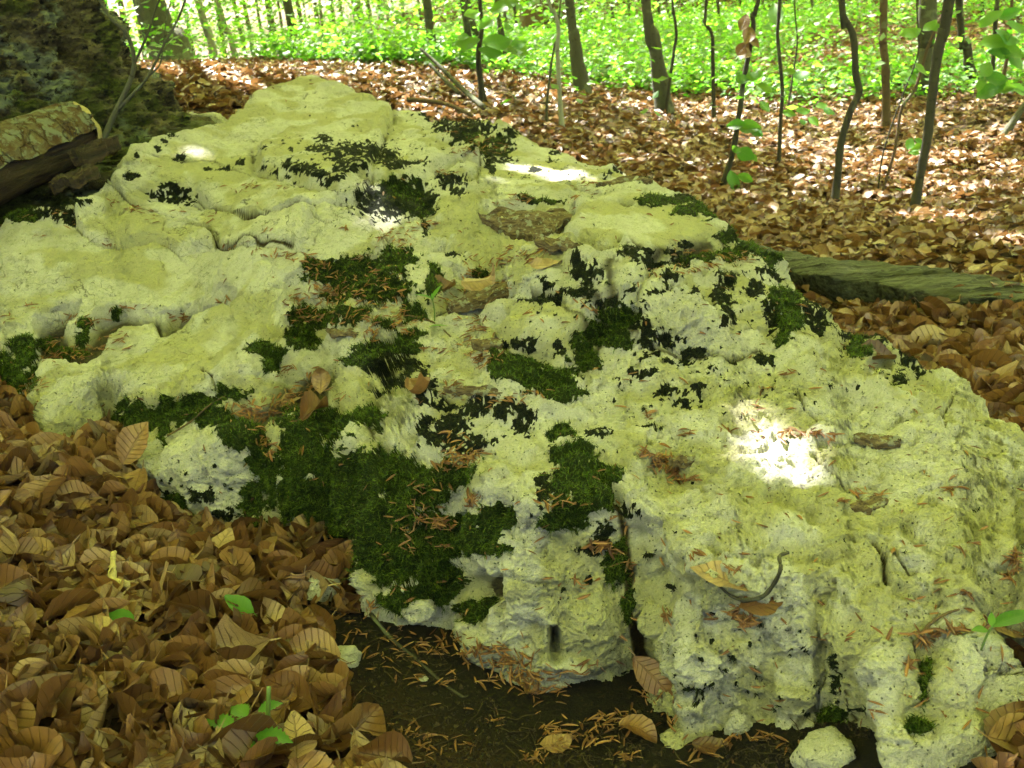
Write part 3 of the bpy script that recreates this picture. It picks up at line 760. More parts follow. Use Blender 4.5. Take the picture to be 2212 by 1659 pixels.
def surf(px, py):
    """first surface point (rock or ground) seen at a picture point, and its normal"""
    k = on_rock(px, py)
    if k >= 0:
        return P1[k].copy(), Nn[k].copy()
    p = hit_ground(px, py)
    return p, np.array([0, 0, 1.0])
# ------------------------------------------------------------------ forest floor sheet
def radial_sheet(fn):
    r = np.r_[np.linspace(0.0, 1.0, 6)[1:], np.geomspace(1.06, 45, 170), np.geomspace(50, 2500, 26)]
    a = np.linspace(0, 2 * pi, 361)[:-1]
    # finer in front of the camera
    a = np.r_[np.linspace(radians(35), radians(145), 260), np.linspace(radians(145), radians(395), 120)[1:-1]]
    R, A = np.meshgrid(r, a, indexing='ij')
    X = R * np.cos(A); Y = R * np.sin(A)
    V = np.stack([X, Y, fn(X, Y)], 2).reshape(-1, 3)
    n = len(a)
    i, j = np.meshgrid(np.arange(len(r) - 1), np.arange(n), indexing='ij')
    F = np.stack([i * n + j, i * n + (j + 1) % n, (i + 1) * n + (j + 1) % n, (i + 1) * n + j], -1).reshape(-1, 4)
    F = F[:, ::-1]
    return V, F[:, ::-1]

def far_z(X, Y):
    """ground everywhere: the local surface, easing into a wooded ridge on the right and a valley on the left"""
    Rr = np.sqrt(X ** 2 + Y ** 2)
    near = ground_z(np.clip(X, -18, 24), np.clip(Y, -4.5, 42))
    az = np.arctan2(X, Y)
    ridge = 14 * sstep(0.0, .6, az) * (1 - sstep(2.0, 2.8, az)) - 9 * (1 - sstep(-.5, .0, az))
    far = ridge * sstep(40, 140, Rr)
    t = sstep(24, 60, Rr)
    return near * (1 - t) + (near.clip(-6, 9) * .4 + far) * t
GV, GF = radial_sheet(far_z)
m = Mat("humus")
co = m.coord()
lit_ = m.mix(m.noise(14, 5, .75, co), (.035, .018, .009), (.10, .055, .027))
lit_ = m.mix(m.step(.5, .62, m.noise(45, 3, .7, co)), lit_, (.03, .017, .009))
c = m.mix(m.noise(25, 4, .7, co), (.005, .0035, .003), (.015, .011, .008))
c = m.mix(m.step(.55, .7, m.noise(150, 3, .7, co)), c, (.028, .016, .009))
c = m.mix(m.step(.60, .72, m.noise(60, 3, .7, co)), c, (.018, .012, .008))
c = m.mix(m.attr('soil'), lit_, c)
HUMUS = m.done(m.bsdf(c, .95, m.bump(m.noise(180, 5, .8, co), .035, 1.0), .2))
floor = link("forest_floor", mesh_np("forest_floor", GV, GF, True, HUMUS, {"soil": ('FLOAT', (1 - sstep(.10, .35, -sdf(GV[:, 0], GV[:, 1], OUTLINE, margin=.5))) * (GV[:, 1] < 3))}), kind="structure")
# ------------------------------------------------------------------ leaf shapes
def leaf_template(nl, nw, r, curl=1.0):
    """a beech leaf of length 1 lying along +x, curled; returns V, F, uv(t, s)"""
    t = np.linspace(0, 1, nl); s = np.linspace(-1, 1, nw)
    T, S_ = np.meshgrid(t, s, indexing='ij')
    wid = .30 * np.sin(np.pi * np.clip(T, .015, .985) ** .92) ** .75 * r.uniform(.85, 1.1)
    y = S_ * wid * (1 + .05 * np.sin(T * 40 + S_ * 2) * (abs(S_) > .9)); x = T - .5
    fold = r.uniform(-.2, .9) * curl * (2.2 if r.random() < .22 else .8); bend = r.uniform(-1.3, 1.6) * curl * (2.2 if r.random() < .25 else .8); tw = r.uniform(-.9, .9) * curl
    edge = r.uniform(-.6, 1.2) * curl
    z = fold * abs(y) * .8 + edge * (abs(S_) ** 3) * wid * .5
    z = z + .012 * np.sin((T - .35 * abs(S_)) * 2 * np.pi * 8) * (abs(S_) > .05) * r.uniform(.4, 1.1) + .025 * np.sin(T * 9 + r.uniform(0, 6)) * S_
    c, s_ = np.cos(tw * x), np.sin(tw * x)
    y, z = y * c - z * s_, y * s_ + z * c
    if abs(bend) > .05:
        R = 1 / bend
        xb = (R - z) * np.sin(x * bend); zb = R - (R - z) * np.cos(x * bend)
        x, z = xb, zb
    # tip or one side rolled up
    if r.random() < .35 * curl:
        k = np.clip(T - .6, 0, 1) * r.uniform(1, 3); z = z + k ** 2 * .5; x = x - k ** 2 * .3
    V = np.stack([x, y, z], -1).reshape(-1, 3)
    V[:, 2] -= V[:, 2].mean()
    i, j = np.meshgrid(np.arange(nl - 1), np.arange(nw - 1), indexing='ij')
    a = (i * nw + j).ravel()
    F = np.stack([a, a + nw, a + nw + 1, a + 1], 1)
    return V, F, np.stack([T.ravel(), S_.ravel()], 1)

def with_stalk(V, F, UV, r):
    """adds a thin stalk at the base"""
    n = len(V); b = V[np.argmin(V[:, 0])]
    L = r.uniform(.12, .25); d = np.array([-1, r.uniform(-.6, .6), r.uniform(-.3, .5)]); d /= np.linalg.norm(d)
    q = [b + [0, .012, 0], b + [0, -.012, .004], b + d * L + [0, -.006, 0], b + d * L + [0, .006, .004]]
    return np.r_[V, q], np.r_[F, [[n, n + 1, n + 2, n + 3]]], np.r_[UV, [[0, 0]] * 4]

def rot_to(normal, yaw):
    """rotation matrices (n,3,3) whose z axis is normal"""
    z = normal / np.linalg.norm(normal, axis=1, keepdims=True)
    a = np.stack([np.cos(yaw), np.sin(yaw), np.zeros_like(yaw)], 1)
    x = a - z * (a * z).sum(1, keepdims=True); x /= np.linalg.norm(x, axis=1, keepdims=True)
    y = np.cross(z, x)
    return np.stack([x, y, z], 2)

def scatter(templates, pos, R, size, tone, name, mat, smooth=True):
    """joins many copies of the templates into one mesh"""
    Vs, Fs, Us, Ts = [], [], [], []; off = 0
    k = np.arange(len(pos)) % len(templates)
    for ti_, (V, F, UV) in enumerate(templates):
        m_ = k == ti_
        if not m_.any():
            continue
        W = np.einsum('nij,vj->nvi', R[m_] * size[m_][:, None, None], V) + pos[m_][:, None]
        n = m_.sum()
        Vs.append(W.reshape(-1, 3)); Fs.append((F[None] + (np.arange(n) * len(V))[:, None, None]).reshape(-1, F.shape[1]) + off)
        Us.append(np.tile(np.c_[UV, np.zeros(len(UV))], (n, 1))); Ts.append(np.repeat(tone[m_], len(V))); off += n * len(V)
    return mesh_np(name, np.concatenate(Vs), np.concatenate(Fs), smooth, mat, {"leafuv": ('FLOAT_VECTOR', np.concatenate(Us)), "tone": ('FLOAT', np.concatenate(Ts))})

def template_mesh(name, tpl, mat, tone=0.0):
    V, F, UV = tpl
    return mesh_np(name, V, F, True, mat, {"leafuv": ('FLOAT_VECTOR', np.c_[UV, np.zeros(len(UV))]), "tone": ('FLOAT', np.full(len(V), tone))})

def leaf_material(name, dead=True, amount=.42, t0=(.11, .40, .025), t1=(.27, .52, .04)):
    m = Mat(name)
    sep = m.n("ShaderNodeSeparateXYZ"); m.l(m.attr("leafuv", 'Vector'), sep.inputs[0])
    t, s = sep.outputs[0], sep.outputs[1]
    oi = m.n("ShaderNodeObjectInfo")
    rnd = m.math('FRACT', m.math('ADD', m.attr("tone"), oi.outputs['Random']))
    sa = m.math('ABSOLUTE', s)
    k = m.math('FRACT', m.math('MULTIPLY', m.math('SUBTRACT', t, m.math('MULTIPLY', sa, .14)), 9.0))
    v = m.math('ABSOLUTE', m.math('SUBTRACT', k, .5))
    vein = m.math('MAXIMUM', m.step(.42, .49, v), m.step(.07, .03, sa))
    if dead:
        rp = m.n("ShaderNodeValToRGB"); m.l(rnd, rp.inputs[0])
        e = rp.color_ramp.elements
        e[0].position = 0; e[0].color = (.036, .014, .008, 1); e[1].position = 1; e[1].color = (.26, .18, .105, 1)
        for p_, c_ in ((.22, (.085, .035, .016)), (.5, (.15, .070, .028)), (.76, (.19, .102, .046)), (.92, (.25, .165, .10))):
            q = e.new(p_); q.color = (*c_, 1)
        c = m.mix(m.math('MULTIPLY', m.step(.45, .7, m.noise(70, 3, .6)), .45), rp.outputs[0], (.05, .026, .012))
        c = m.mix(m.math('MULTIPLY', vein, .28), c, (.045, .024, .010))
        c = m.mix(m.math('MULTIPLY', m.step(.64, .7, m.noise(260, 2, .6)), .5), c, (.05, .03, .015))
        tr = m.mix(.5, c, (.26, .13, .035))
        return m.done(m.leafy(c, tr, .20, .48, m.bump(m.math('MULTIPLY', vein, -1.0), .003, 1.0), .5))
    c = m.mix(rnd, (.018, .080, .008), (.050, .130, .014))
    c = m.mix(m.math('MULTIPLY', vein, .3), c, (.12, .22, .05))
    tr = m.mix(rnd, t0, t1)
    return m.done(m.leafy(c, tr, amount, .5, None, .4))
DEAD = leaf_material("dead_beech_leaf")
GREENLEAF = leaf_material("fresh_beech_leaf", False)

CROWNLEAF = leaf_material("crown_leaf", False, .80, (.72, .80, .20), (.82, .87, .26))
lr = np.random.default_rng(23)
NEAR_T = [with_stalk(*leaf_template(8, 5, lr, 1.35), lr) for _ in range(18)]
MID_T = [leaf_template(5, 3, lr, .9) for _ in range(16)]
FAR_T = [leaf_template(3, 3, lr, .8) for _ in range(10)]

SOIL = [(690,1330),(770,1320),(960,1350),(1170,1440),(1390,1440),(1480,1570),(1800,1560),(2110,1560),(2150,1690),(2300,2600),(900,2600),(850,1690),(780,1560),(710,1480)]

def litter_points(y0, y1, dens, xr):
    """random points of the visible wedge that carry fallen leaves"""
    A = (y1 - y0) * (2 * xr * (y0 + y1) / 2 + 1.2); n = int(A * dens)
    y = np.sqrt(lr.random(n) * (y1 ** 2 - y0 ** 2) + y0 ** 2)
    x = (lr.random(n) * 2 - 1) * (xr * y + .35)
    z = ground_z(x, y)
    px, py = to_px(np.stack([x, y, z], 1))
    d = sdf(x, y, OUTLINE, margin=.3)
    ok = (d < -.004) & ~((y < 2.1) & inside(px, py, SOIL))
    ok &= lr.random(n) > .82 * ((px > 500) & (px < 740) & (py > 840) & (py < 960))
    return x[ok], y[ok], z[ok], px[ok], py[ok], d[ok]

def tilt_normals(n, sig):
    a = lr.normal(size=(n, 2)) * sig
    return np.c_[a, np.ones(n)]

# near leaves: the largest 300 are leaves of their own, the rest is one carpet
x, y, z, px, py, d = litter_points(1.0, 3.2, 1500, .62)
n = len(x)
size = lr.choice([.045, .065, .08, .095, .11, .125], n) * lr.uniform(.9, 1.1, n)
lift = lr.random(n) ** 1.3 * .05 * (.35 + .65 * sstep(.0, .12, -d)) + .006
Nv = tilt_normals(n, .70)
yaw = lr.uniform(0, 2 * pi, n)
P = np.stack([x, y, z + lift], 1)
R = rot_to(Nv, yaw)
tone = lr.random(n)
vis = (px > -40) & (px < 2250) & (py < 1700) & (py > 500)
score = np.where(vis, size / np.linalg.norm(P - CAM, axis=1) * (.4 + lift * 18), 0)
order = np.argsort(-score)
big = order[:300]; rest = order[300:]
near_meshes = [template_mesh("fallen_leaf", t_, DEAD) for t_ in NEAR_T]
for k in big:
    o = bpy.data.objects.new("fallen_leaf", near_meshes[k % len(near_meshes)])
    COL.objects.link(o); o.parent = floor
    M4 = Matrix.Identity(4)
    Rk = R[k] * size[k]
    for a in range(3):
        for b in range(3):
            M4[a][b] = float(Rk[a, b])
        M4[a][3] = float(P[k, a])
    o.matrix_local = M4
me = scatter(NEAR_T, P[rest], R[rest], size[rest], tone[rest], "leaf_litter", DEAD)
link("leaf_litter", me, floor, kind="stuff")
# middle and far litter
for (y0, y1, dens, T_, sg, s0, s1) in ((3.2, 7.0, 820, MID_T, .36, .055, .09), (7.0, 13.5, 380, FAR_T, .33, .06, .10), (13.5, 30, 38, FAR_T, .3, .09, .15)):
    x, y, z, px, py, d = litter_points(y0, y1, dens, .58)
    n = len(x); size = lr.uniform(s0, s1, n)
    P = np.stack([x, y, z + lr.random(n) * .035 + .004], 1)
    me = scatter(T_, P, rot_to(tilt_normals(n, sg), lr.uniform(0, 2 * pi, n)), size, lr.random(n), "leaf_litter", DEAD)
    link("leaf_litter", me, floor, kind="stuff")
# ------------------------------------------------------------------ bark
def bark_material(name, dark, light, scale=1.0, moss=0.0, rough_amp=.01):
    m = Mat(name)
    co = m.coord()
    v = m.scalev(co, (14 * scale, 14 * scale, 3.2 * scale))
    n1_ = m.noise(1.0, 4, .6, v); n2_ = m.noise(34 * scale, 4, .65, co)
    c = m.mix(n1_, dark, light)
    c = m.mix(m.math('MULTIPLY', m.step(.56, .64, m.noise(5 * scale, 3, .6, co)), .6), c, (.11, .125, .085))
    c = m.mix(m.math('MULTIPLY', m.step(.58, .66, n2_), .6), c, tuple(x_ * .35 for x_ in dark))
    if moss:
        c = m.mix(m.math('MULTIPLY', m.step(.50, .62, m.noise(3.2, 4, .65, co)), moss), c, (.035, .055, .008))
    h = m.math('ADD', n1_, m.math('MULTIPLY', n2_, .5))
    return m.done(m.bsdf(c, .9, m.bump(h, rough_amp, 1.0), .25))
BARK_GREY = bark_material("grey_beech_bark", (.026, .025, .018), (.085, .085, .063))
BARK_PALE = bark_material("pale_beech_bark", (.12, .12, .10), (.28, .28, .24))
BARK_DARK = bark_material("dark_sapling_bark", (.018, .016, .012), (.050, .046, .034))
BARK_BROWN = bark_material("brown_twig_bark", (.040, .025, .015), (.10, .068, .042))

GL = np.random.default_rng(31)
QUAD = [(np.array([[-.5, 0, 0], [0, -.30, .06], [.5, 0, 0], [0, .30, .06]]), np.array([[0, 1, 2, 3]]), np.array([[0, 0], [.5, -1], [1, 0], [.5, 1]])),
        (np.array([[-.5, 0, 0.05], [0, -.26, -.03], [.5, 0, -.05], [0, .30, -.03]]), np.array([[0, 1, 2, 3]]), np.array([[0, 0], [.5, -1], [1, 0], [.5, 1]]))]
LEAF3 = [leaf_template(4, 3, GL, .35) for _ in range(6)]
def leaf_cloud(P, size, tilt=.45, tpl=QUAD, name="crown", tone=None, mat=None):
    n = len(P); a = GL.normal(size=(n, 2)) * tilt
    return scatter(tpl, P, rot_to(np.c_[a, np.ones(n)], GL.uniform(0, 2 * pi, n)), size, GL.random(n) if tone is None else tone, name, mat or GREENLEAF, False)

# ------------------------------------------------------------------ standing stems, traced as picture points from base to top edge
# (points, width px at base, width px at top, material, kind, label, group)
T = []
def stem(pts, w0, w1, mat, name, label, cat="tree", group=None, d=None, top=13.0, crown=0.0, low=0):
    T.append(dict(pts=pts, w0=w0, w1=w1, mat=mat, name=name, label=label, cat=cat, group=group, d=d, top=top, low=low))
FAR_G = "slender trunks of the far stand"
FAR_L = "slender trunk of the far stand before the white sky"
stem([(372,128),(350,70),(322,0)], 66, 50, BARK_GREY, "beech_tree", "thick dark grey beech trunk just behind the mossy old tree", d=10.5, low=1100)
stem([(282,100),(260,0)], 13, 11, BARK_GREY, "beech_tree", "thin dark trunk between the mossy old tree and the thick dark beech", d=19, low=600)
stem([(463,132),(450,60),(428,0)], 15, 13, BARK_PALE, "beech_tree", "pale sunlit trunk right of the thick dark beech, bowed to the left", d=11.5, low=1100)
stem([(512,135),(492,60),(470,0)], 11, 10, BARK_PALE, "beech_tree", "pale straight trunk, second of the pair right of the dark beech", d=12.5, low=1100)
stem([(490,130),(466,0)], 8, 8, BARK_GREY, "beech_tree", "thin shaded trunk between the two pale sunlit trunks", d=15, low=600)
stem([(645,133),(634,60),(619,0)], 22, 16, BARK_GREY, "beech_tree", "mottled grey trunk standing above the highest end of the rock", d=12, low=1100)
stem([(857,93),(844,45),(829,0)], 9, 7, BARK_PALE, "beech_tree", "thin pale trunk leaning left in front of the brown crest", d=17, low=300)
stem([(783,76),(768,0)], 19, 17, BARK_GREY, "beech_tree", "stout dark trunk on the brown crest, left of a thinner one", d=26, low=600)
stem([(944,168),(937,110),(930,60),(921,0)], 18, 16, BARK_GREY, "beech_tree", "grey trunk standing where leaf litter meets the green carpet, left of the forked sapling", d=9.5, low=400)
for a_, b_, w_, d_ in (((550,106),(526,0),9,24),((600,100),(577,0),14,21),((667,102),(641,0),9,24),((689,84),(680,0),9,27),((726,86),(715,0),8,27),((807,68),(792,0),10,27),((827,64),(819,0),12,28),
                       ((884,84),(867,0),7,20),((914,70),(903,0),6,22),((420,128),(398,0),8,22),((540,118),(505,0),8,19),((575,118),(553,0),6,20),((700,100),(690,0),6,19),((745,92),(733,0),7,24),
                       ((310,110),(290,0),9,24),((240,110),(225,0),12,26),((620,110),(600,0),6,22),((655,98),(655,0),5,30),((848,66),(846,0),6,30),((395,120),(372,0),6,18)):
    stem([a_, b_], w_, w_ * .9, BARK_GREY, "beech_tree", FAR_L, group=FAR_G, d=d_, low=380)
for q_ in range(26):
    xx_ = 985 + q_ * 47 + GL.uniform(-18, 18); dd0 = GL.uniform(17, 30)
    stem([(xx_, GL.uniform(8, 60)), (xx_ - GL.uniform(2, 16), -30)], GL.uniform(4, 9), 5, BARK_GREY if q_ % 3 else BARK_DARK, "beech_tree", "thin young trunk far up the green slope", group="thin young trunks on the green slope", d=dd0, low=60)
stem([(952,54),(942,0)], 19, 17, BARK_GREY, "beech_tree", "stout dark trunk at the right end of the crest, left of its twin", d=31, low=200)
stem([(966,46),(957,0)], 15, 14, BARK_GREY, "beech_tree", "stout dark trunk at the right end of the crest, right of its twin", d=33, low=200)
stem([(1028,168),(1020,100),(1000,0)], 14, 12, BARK_GREY, "beech_tree", "grey trunk directly behind the forked dark sapling, left of two", d=10, low=300)
stem([(1046,172),(1034,70),(1009,0)], 11, 12, BARK_GREY, "beech_tree", "grey trunk directly behind the forked dark sapling, bowed right of two", d=10.6, low=300)
stem([(1041,198),(1034,120),(1040,60),(1037,0)], 12, 8, BARK_DARK, "sapling", "dark forked sapling with big fresh leaves at the edge of the litter", d=7.2, top=4.5, low=0)
stem([(1097,180),(1089,110),(1080,50),(1074,0)], 13, 10, BARK_GREY, "beech_tree", "slim grey trunk left of the twin thick trunks, leaning left", d=10.2, low=300)
stem([(1150,92),(1148,0)], 44, 38, BARK_BROWN, "oak_tree", "thick brown trunk, left one of the twin pair in the green", d=17)
stem([(1196,84),(1192,0)], 50, 46, BARK_BROWN, "oak_tree", "thick brown trunk, right one of the twin pair in the green", d=17.6)
stem([(1257,198),(1246,120),(1238,60),(1230,0)], 27, 18, BARK_GREY, "beech_tree", "smooth grey trunk in front of the right twin trunk with a broken side branch", d=8.8, low=0)
stem([(1434,212),(1420,130),(1406,60),(1394,0)], 30, 20, BARK_GREY, "beech_tree", "smooth dark grey trunk leaning left alone in the middle of the green", d=8.6, low=0)
stem([(1437,155),(1455,115),(1461,70),(1454,20),(1452,0)], 6, 5, BARK_DARK, "sapling", "thin bowed sapling touching the lone grey trunk", d=8.5, top=5, low=60)
stem([(1211,224),(1204,120),(1206,60),(1196,20),(1180,-20)], 9, 6, BARK_PALE, "sapling", "thin pale crooked sapling before the twin thick trunks", d=6.8, top=5, low=30)
stem([(1178,222),(1188,160),(1198,98),(1206,60)], 5, 4, BARK_GREY, "sapling", "very thin sapling leaning onto the pale crooked one", d=6.9, top=3, low=10)
stem([(1541,199),(1540,130),(1538,74),(1521,44),(1526,0)], 8, 6, BARK_DARK, "sapling", "thin kinked sapling beside the small fallen branch", d=8.6, top=5, low=120)
stem([(1562,404),(1582,331),(1599,237),(1606,176),(1626,68),(1626,27),(1640,-6)], 11, 9, BARK_DARK, "sapling", "dark sapling with withered brown leaves hanging from it, nearest the rock", d=None, top=4.2, low=0)
stem([(1682,360),(1685,287),(1690,203),(1685,135),(1680,68),(1684,0)], 8, 7, BARK_DARK, "sapling", "thin straight sapling right of the one with withered leaves", d=None, top=4.5, low=0)
stem([(1802,442),(1809,389),(1816,314),(1836,243),(1856,199),(1849,162),(1843,78),(1826,41),(1818,-6)], 15, 13, BARK_DARK, "sapling", "S shaped dark sapling with a kink at half height", d=None, top=6, low=0)
stem([(1914,280),(1914,169),(1909,101),(1910,0)], 16, 15, BARK_BROWN, "sapling", "straight brownish young trunk behind the S shaped sapling", d=None, top=8, low=0)
stem([(1998,212),(2000,110),(2005,0)], 28, 32, BARK_GREY, "beech_tree", "light grey beech trunk behind the leaning dark young trunk", d=None, low=0)
stem([(1974,456),(1991,365),(2008,264),(2018,162),(2035,68),(2050,-6)], 16, 22, BARK_DARK, "sapling", "stoutest dark young trunk leaning right, nearest on the right side", d=None, top=7, low=0)
stem([(2107,188),(2093,142),(2086,85),(2072,0)], 20, 15, BARK_DARK, "beech_tree", "black slim trunk leaning left on the brown slope", d=None, low=60)
stem([(2140,201),(2147,101),(2155,0)], 9, 9, BARK_DARK, "sapling", "thin black stem among the leafy twigs near the picture's right edge", d=None, top=5, low=60)
stem([(2155,225),(2166,170),(2180,100),(2186,0)], 9, 6, BARK_BROWN, "sapling", "thin brown stem carrying a bunch of large fresh leaves near the right edge", d=None, top=5, low=0)
stem([(1903,428),(1934,321),(1947,237),(1978,189),(2005,101),(2035,34),(2050,-10)], 6, 7, BARK_BROWN, "sapling", "thin reddish brown stem leaning right behind the stout dark trunk", d=None, top=3, low=0)
stem([(1896,426),(1908,330),(1950,205),(1984,110),(1980,0)], 3.5, 3, BARK_DARK, "sapling", "hair thin stem rising beside the reddish brown one", d=None, top=3, low=0)
stem([(2167,300),(2190,262),(2213,228),(2260,160)], 14, 12, BARK_GREY, "sapling", "greenish stem leaning strongly out of the picture on the right", d=None, top=2.6, low=0)
stem([(1700,226),(1712,170),(1722,90),(1716,0)], 4, 3, BARK_DARK, "sapling", "wispy thin stem in the green between two saplings", d=9, top=4, low=80)

TREES = []
for t in T:
    b = t['pts'][0]
    base = hit_ground(*b) if t['d'] is None else gp(b[0], b[1], t['d'])
    if t['d'] is not None:
        base[2] = min(base[2], float(ground_z(base[0], base[1])) + .02)
    Y = base[1]
    pts = [base - np.array([0, 0, .12 if t['d'] is None else .3])] + [base] + [at_y(px_, py_, Y) for px_, py_ in t['pts'][1:]]
    dirv = pts[-1] - pts[-2]; dirv /= np.linalg.norm(dirv)
    dirv = dirv * .5 + np.array([0, 0, .5]); dirv /= np.linalg.norm(dirv)
    L0 = max(t['top'] - pts[-1][2], .3)
    pts += [pts[-1] + dirv * L0 * f_ for f_ in (.33, .66, 1.0)]
    mpp = Y / (FOC * cos(PITCH))
    r0, r1 = t['w0'] * mpp / 2, t['w1'] * mpp / 2
    k = len(t['pts'])
    rad = [r0 * 1.25, r0] + list(np.linspace(r0, r1, k)[1:]) + [r1 * .8, r1 * .5, r1 * .15]
    P_ = spline(pts, 40 if k > 3 else 26); Rd = np.interp(np.linspace(0, 1, len(P_)), np.linspace(0, 1, len(rad)), rad)
    # root flare and small knots
    hgt_ = P_[:, 2] - base[2]
    Rd = Rd * (1 + .45 * np.exp(-np.clip(hgt_, 0, 9) / (r0 * 2.5)))
    if t['w0'] < 30:
        Rd = Rd * (1 + .10 * np.sin(np.arange(len(P_)) * 2.3) * (np.arange(len(P_)) % 3 == 0))
    V_, F_ = tube(P_ - base, Rd, 12 if t['w0'] > 12 else 8, wob=r0 * .25, seed=len(TREES))
    root = link(t['name'], None, label=t['label'], category=t['cat'], group=t['group'], loc=base)
    link("trunk", mesh_py("trunk", V_, F_, t['mat']), root)
    t.update(base=base, root=root, path=P_, r0=r0, crown=[])
    TREES.append(t)
    if t['low']:
        n = t['low']
        sprays = max(6, n // 45)
        hz = np.abs(GL.normal(size=sprays)) * .9 + .2; az = GL.uniform(0, 2 * pi, sprays); rr = GL.uniform(.3, 1.7, sprays)
        C = np.stack([rr * np.cos(az), rr * np.sin(az), hz], 1)
        k = GL.integers(0, sprays, n)
        off = GL.normal(size=(n, 3)) * [.42, .42, .05]
        t['crown'].append((C[k] + off, GL.uniform(.06, .10, n)))

# ------------------------------------------------------------------ the overhead canopy: leaf sprays, divided among the trees that carry them
SUN_SPOTS = [(1645,945,.075),(1590,905,.045),(1560,925,.03),(1685,940,.055),(1660,1000,.065),(1610,950,.06),(1700,985,.05),(1640,1020,.04),
 (1160,360,.09),(1220,368,.07),(1100,355,.05),(800,470,.03),(812,388,.025),(-5,490,.05),(1300,1235,.02),(400,325,.012),
 (1760,330,.34),(1850,352,.3),(1700,310,.28),(2055,480,.2),(1950,350,.34),(1400,240,.25),(1060,218,.12),(2120,300,.25),(1590,300,.12),(1900,275,.2),(2000,410,.16),(2185,530,.1),(420,158,.3),(520,190,.16),
 (1780,380,.12),(1830,400,.1),(1990,430,.14),(1480,235,.2),(1560,250,.16),(2100,420,.1),(2190,370,.14),(470,175,.14),(610,165,.12)]
spots3 = []
for sx, sy, sr_ in SUN_SPOTS:
    p, _n = surf(sx, sy)
    spots3.append((p, sr_))
def hits(P, z=.35):
    t_ = (P[:, 2] - z) / SUNV[2]
    return P - SUNV * t_[:, None]
N0 = 300000
hx = GL.uniform(-15, 17, N0); hy = GL.uniform(-15, 36, N0); hz = GL.uniform(4.6, 9.2, N0)
G2 = np.stack([hx, hy, np.full(N0, .35)], 1)
CP = G2 + SUNV * ((hz - .35) / SUNV[2])[:, None]
nz1 = fbm(G2 * [1, 1, 0], .55, 3, 201); nz2 = perlin(G2 * [1, 1, 0], 1.7, 211)
near = (1 - sstep(4.9, 6.6, hy + .35 * hx.clip(-3, 6))) * (1 - sstep(8, 12, abs(hx)))
mid = 1 - sstep(9.5, 12.5, hy)
pk = np.where(near > .5, 1.0, np.where(mid > .5, .30 + .48 * sstep(-.10, .14, nz1 + .5 * nz2), .50 + .46 * sstep(-.25, .1, nz1 + .3 * nz2)))
pk = np.where(hy < -5, .45, pk)
n1 = 27000
ex = GL.uniform(-6, 7, n1); ey = GL.uniform(-2.5, 6, n1); ez = GL.uniform(4.6, 9.2, n1)
hx = np.r_[hx, ex]; hy = np.r_[hy, ey]; hz = np.r_[hz, ez]; N0 += n1
CP = np.r_[CP, np.stack([ex, ey, np.full(n1, .35)], 1) + SUNV * ((ez - .35) / SUNV[2])[:, None]]
pk = np.r_[pk, (1 - sstep(4.9, 6.6, ey + .35 * ex.clip(-3, 6))) * .95]
keepc = GL.random(N0) < pk * CANOPY_DENSITY if 'CANOPY_DENSITY' in globals() else GL.random(N0) < pk * .85
for p, r_ in spots3:
    Hh = p + SUNV * ((CP[:, 2] - p[2]) / SUNV[2])[:, None]
    dd = np.linalg.norm(np.cross(CP - p, SUNV), axis=1)
    keepc &= dd > r_ + .035
CP = CP[keepc]
# close chance gaps above the rock: every part of it outside the wanted spots keeps a leaf between it and the sun
ea = np.cross(SUNV, [0, 0, 1.0]); ea /= np.linalg.norm(ea); eb = np.cross(SUNV, ea)
CS = .07; occ = np.zeros((400, 400), int)
def cell(Q):
    return ((Q @ ea) / CS + 200).astype(int), ((Q @ eb) / CS + 260).astype(int)
for da in (0,):
    for db in (0,):
        ci, cj = cell(CP); ci = ci + da; cj = cj + db
        o_ = (ci >= 0) & (ci < 400) & (cj >= 0) & (cj < 400); np.add.at(occ, (ci[o_], cj[o_]), 1)
RP = P1[okr][::97]
ci, cj = cell(RP); o_ = (ci >= 0) & (ci < 400) & (cj >= 0) & (cj < 400)
RP, ci, cj = RP[o_], ci[o_], cj[o_]
bare = occ[ci, cj] < 2
for p, r_ in spots3:
    bare &= np.linalg.norm(np.cross(RP - p, SUNV), axis=1) > r_ + .12
uq = np.unique(ci[bare] * 400 + cj[bare], return_index=True)[1]
FP = np.repeat(RP[bare][uq], 2, 0) + GL.normal(size=(2 * len(uq), 3)) * .015; FP = FP + SUNV * GL.uniform(5.5, 8.5, len(FP))[:, None]
print("gap leaves", len(FP))
CP = np.r_[CP, FP]
csize = GL.uniform(.20, .30, len(CP))
carriers = [t for t in TREES if t['top'] > 8]
# ------------------------------------------------------------------ the old mossy tree on the left
m = Mat("old_mossy_bark")
co = m.coord()
nn1 = m.noise(1.0, 5, .65, m.scalev(co, (9, 9, 15))); nn2 = m.noise(38, 4, .7, co); nn3 = m.noise(3.0, 4, .6, co)
c = m.mix(m.step(.35, .65, nn1), (.018, .014, .008), (.095, .080, .048))
c = m.mix(m.math('MULTIPLY', m.step(.52, .60, m.noise(4.5, 4, .65, co)), .75), c, (.13, .15, .11))
c = m.mix(m.math('MULTIPLY', m.step(.48, .58, nn3), .8), c, (.024, .033, .005))
c = m.mix(m.step(.55, .62, nn2), c, (.012, .011, .007))
OLD_BARK = m.done(m.bsdf(c, .95, m.bump(m.math('ADD', nn1, m.math('MULTIPLY', nn2, .6)), .04, 1.0), .2))
bt_base = gp(20, 330, 4.75); bt_base[2] = float(ground_z(bt_base[0], bt_base[1])) - .1
NZ, NT = 170, 230
zz = np.r_[np.linspace(0, 1.3, 145), np.geomspace(1.33, 13, 25)]
th = np.linspace(0, 2 * pi, NT, endpoint=False)
Z2, T2 = np.meshgrid(zz, th, indexing='ij')
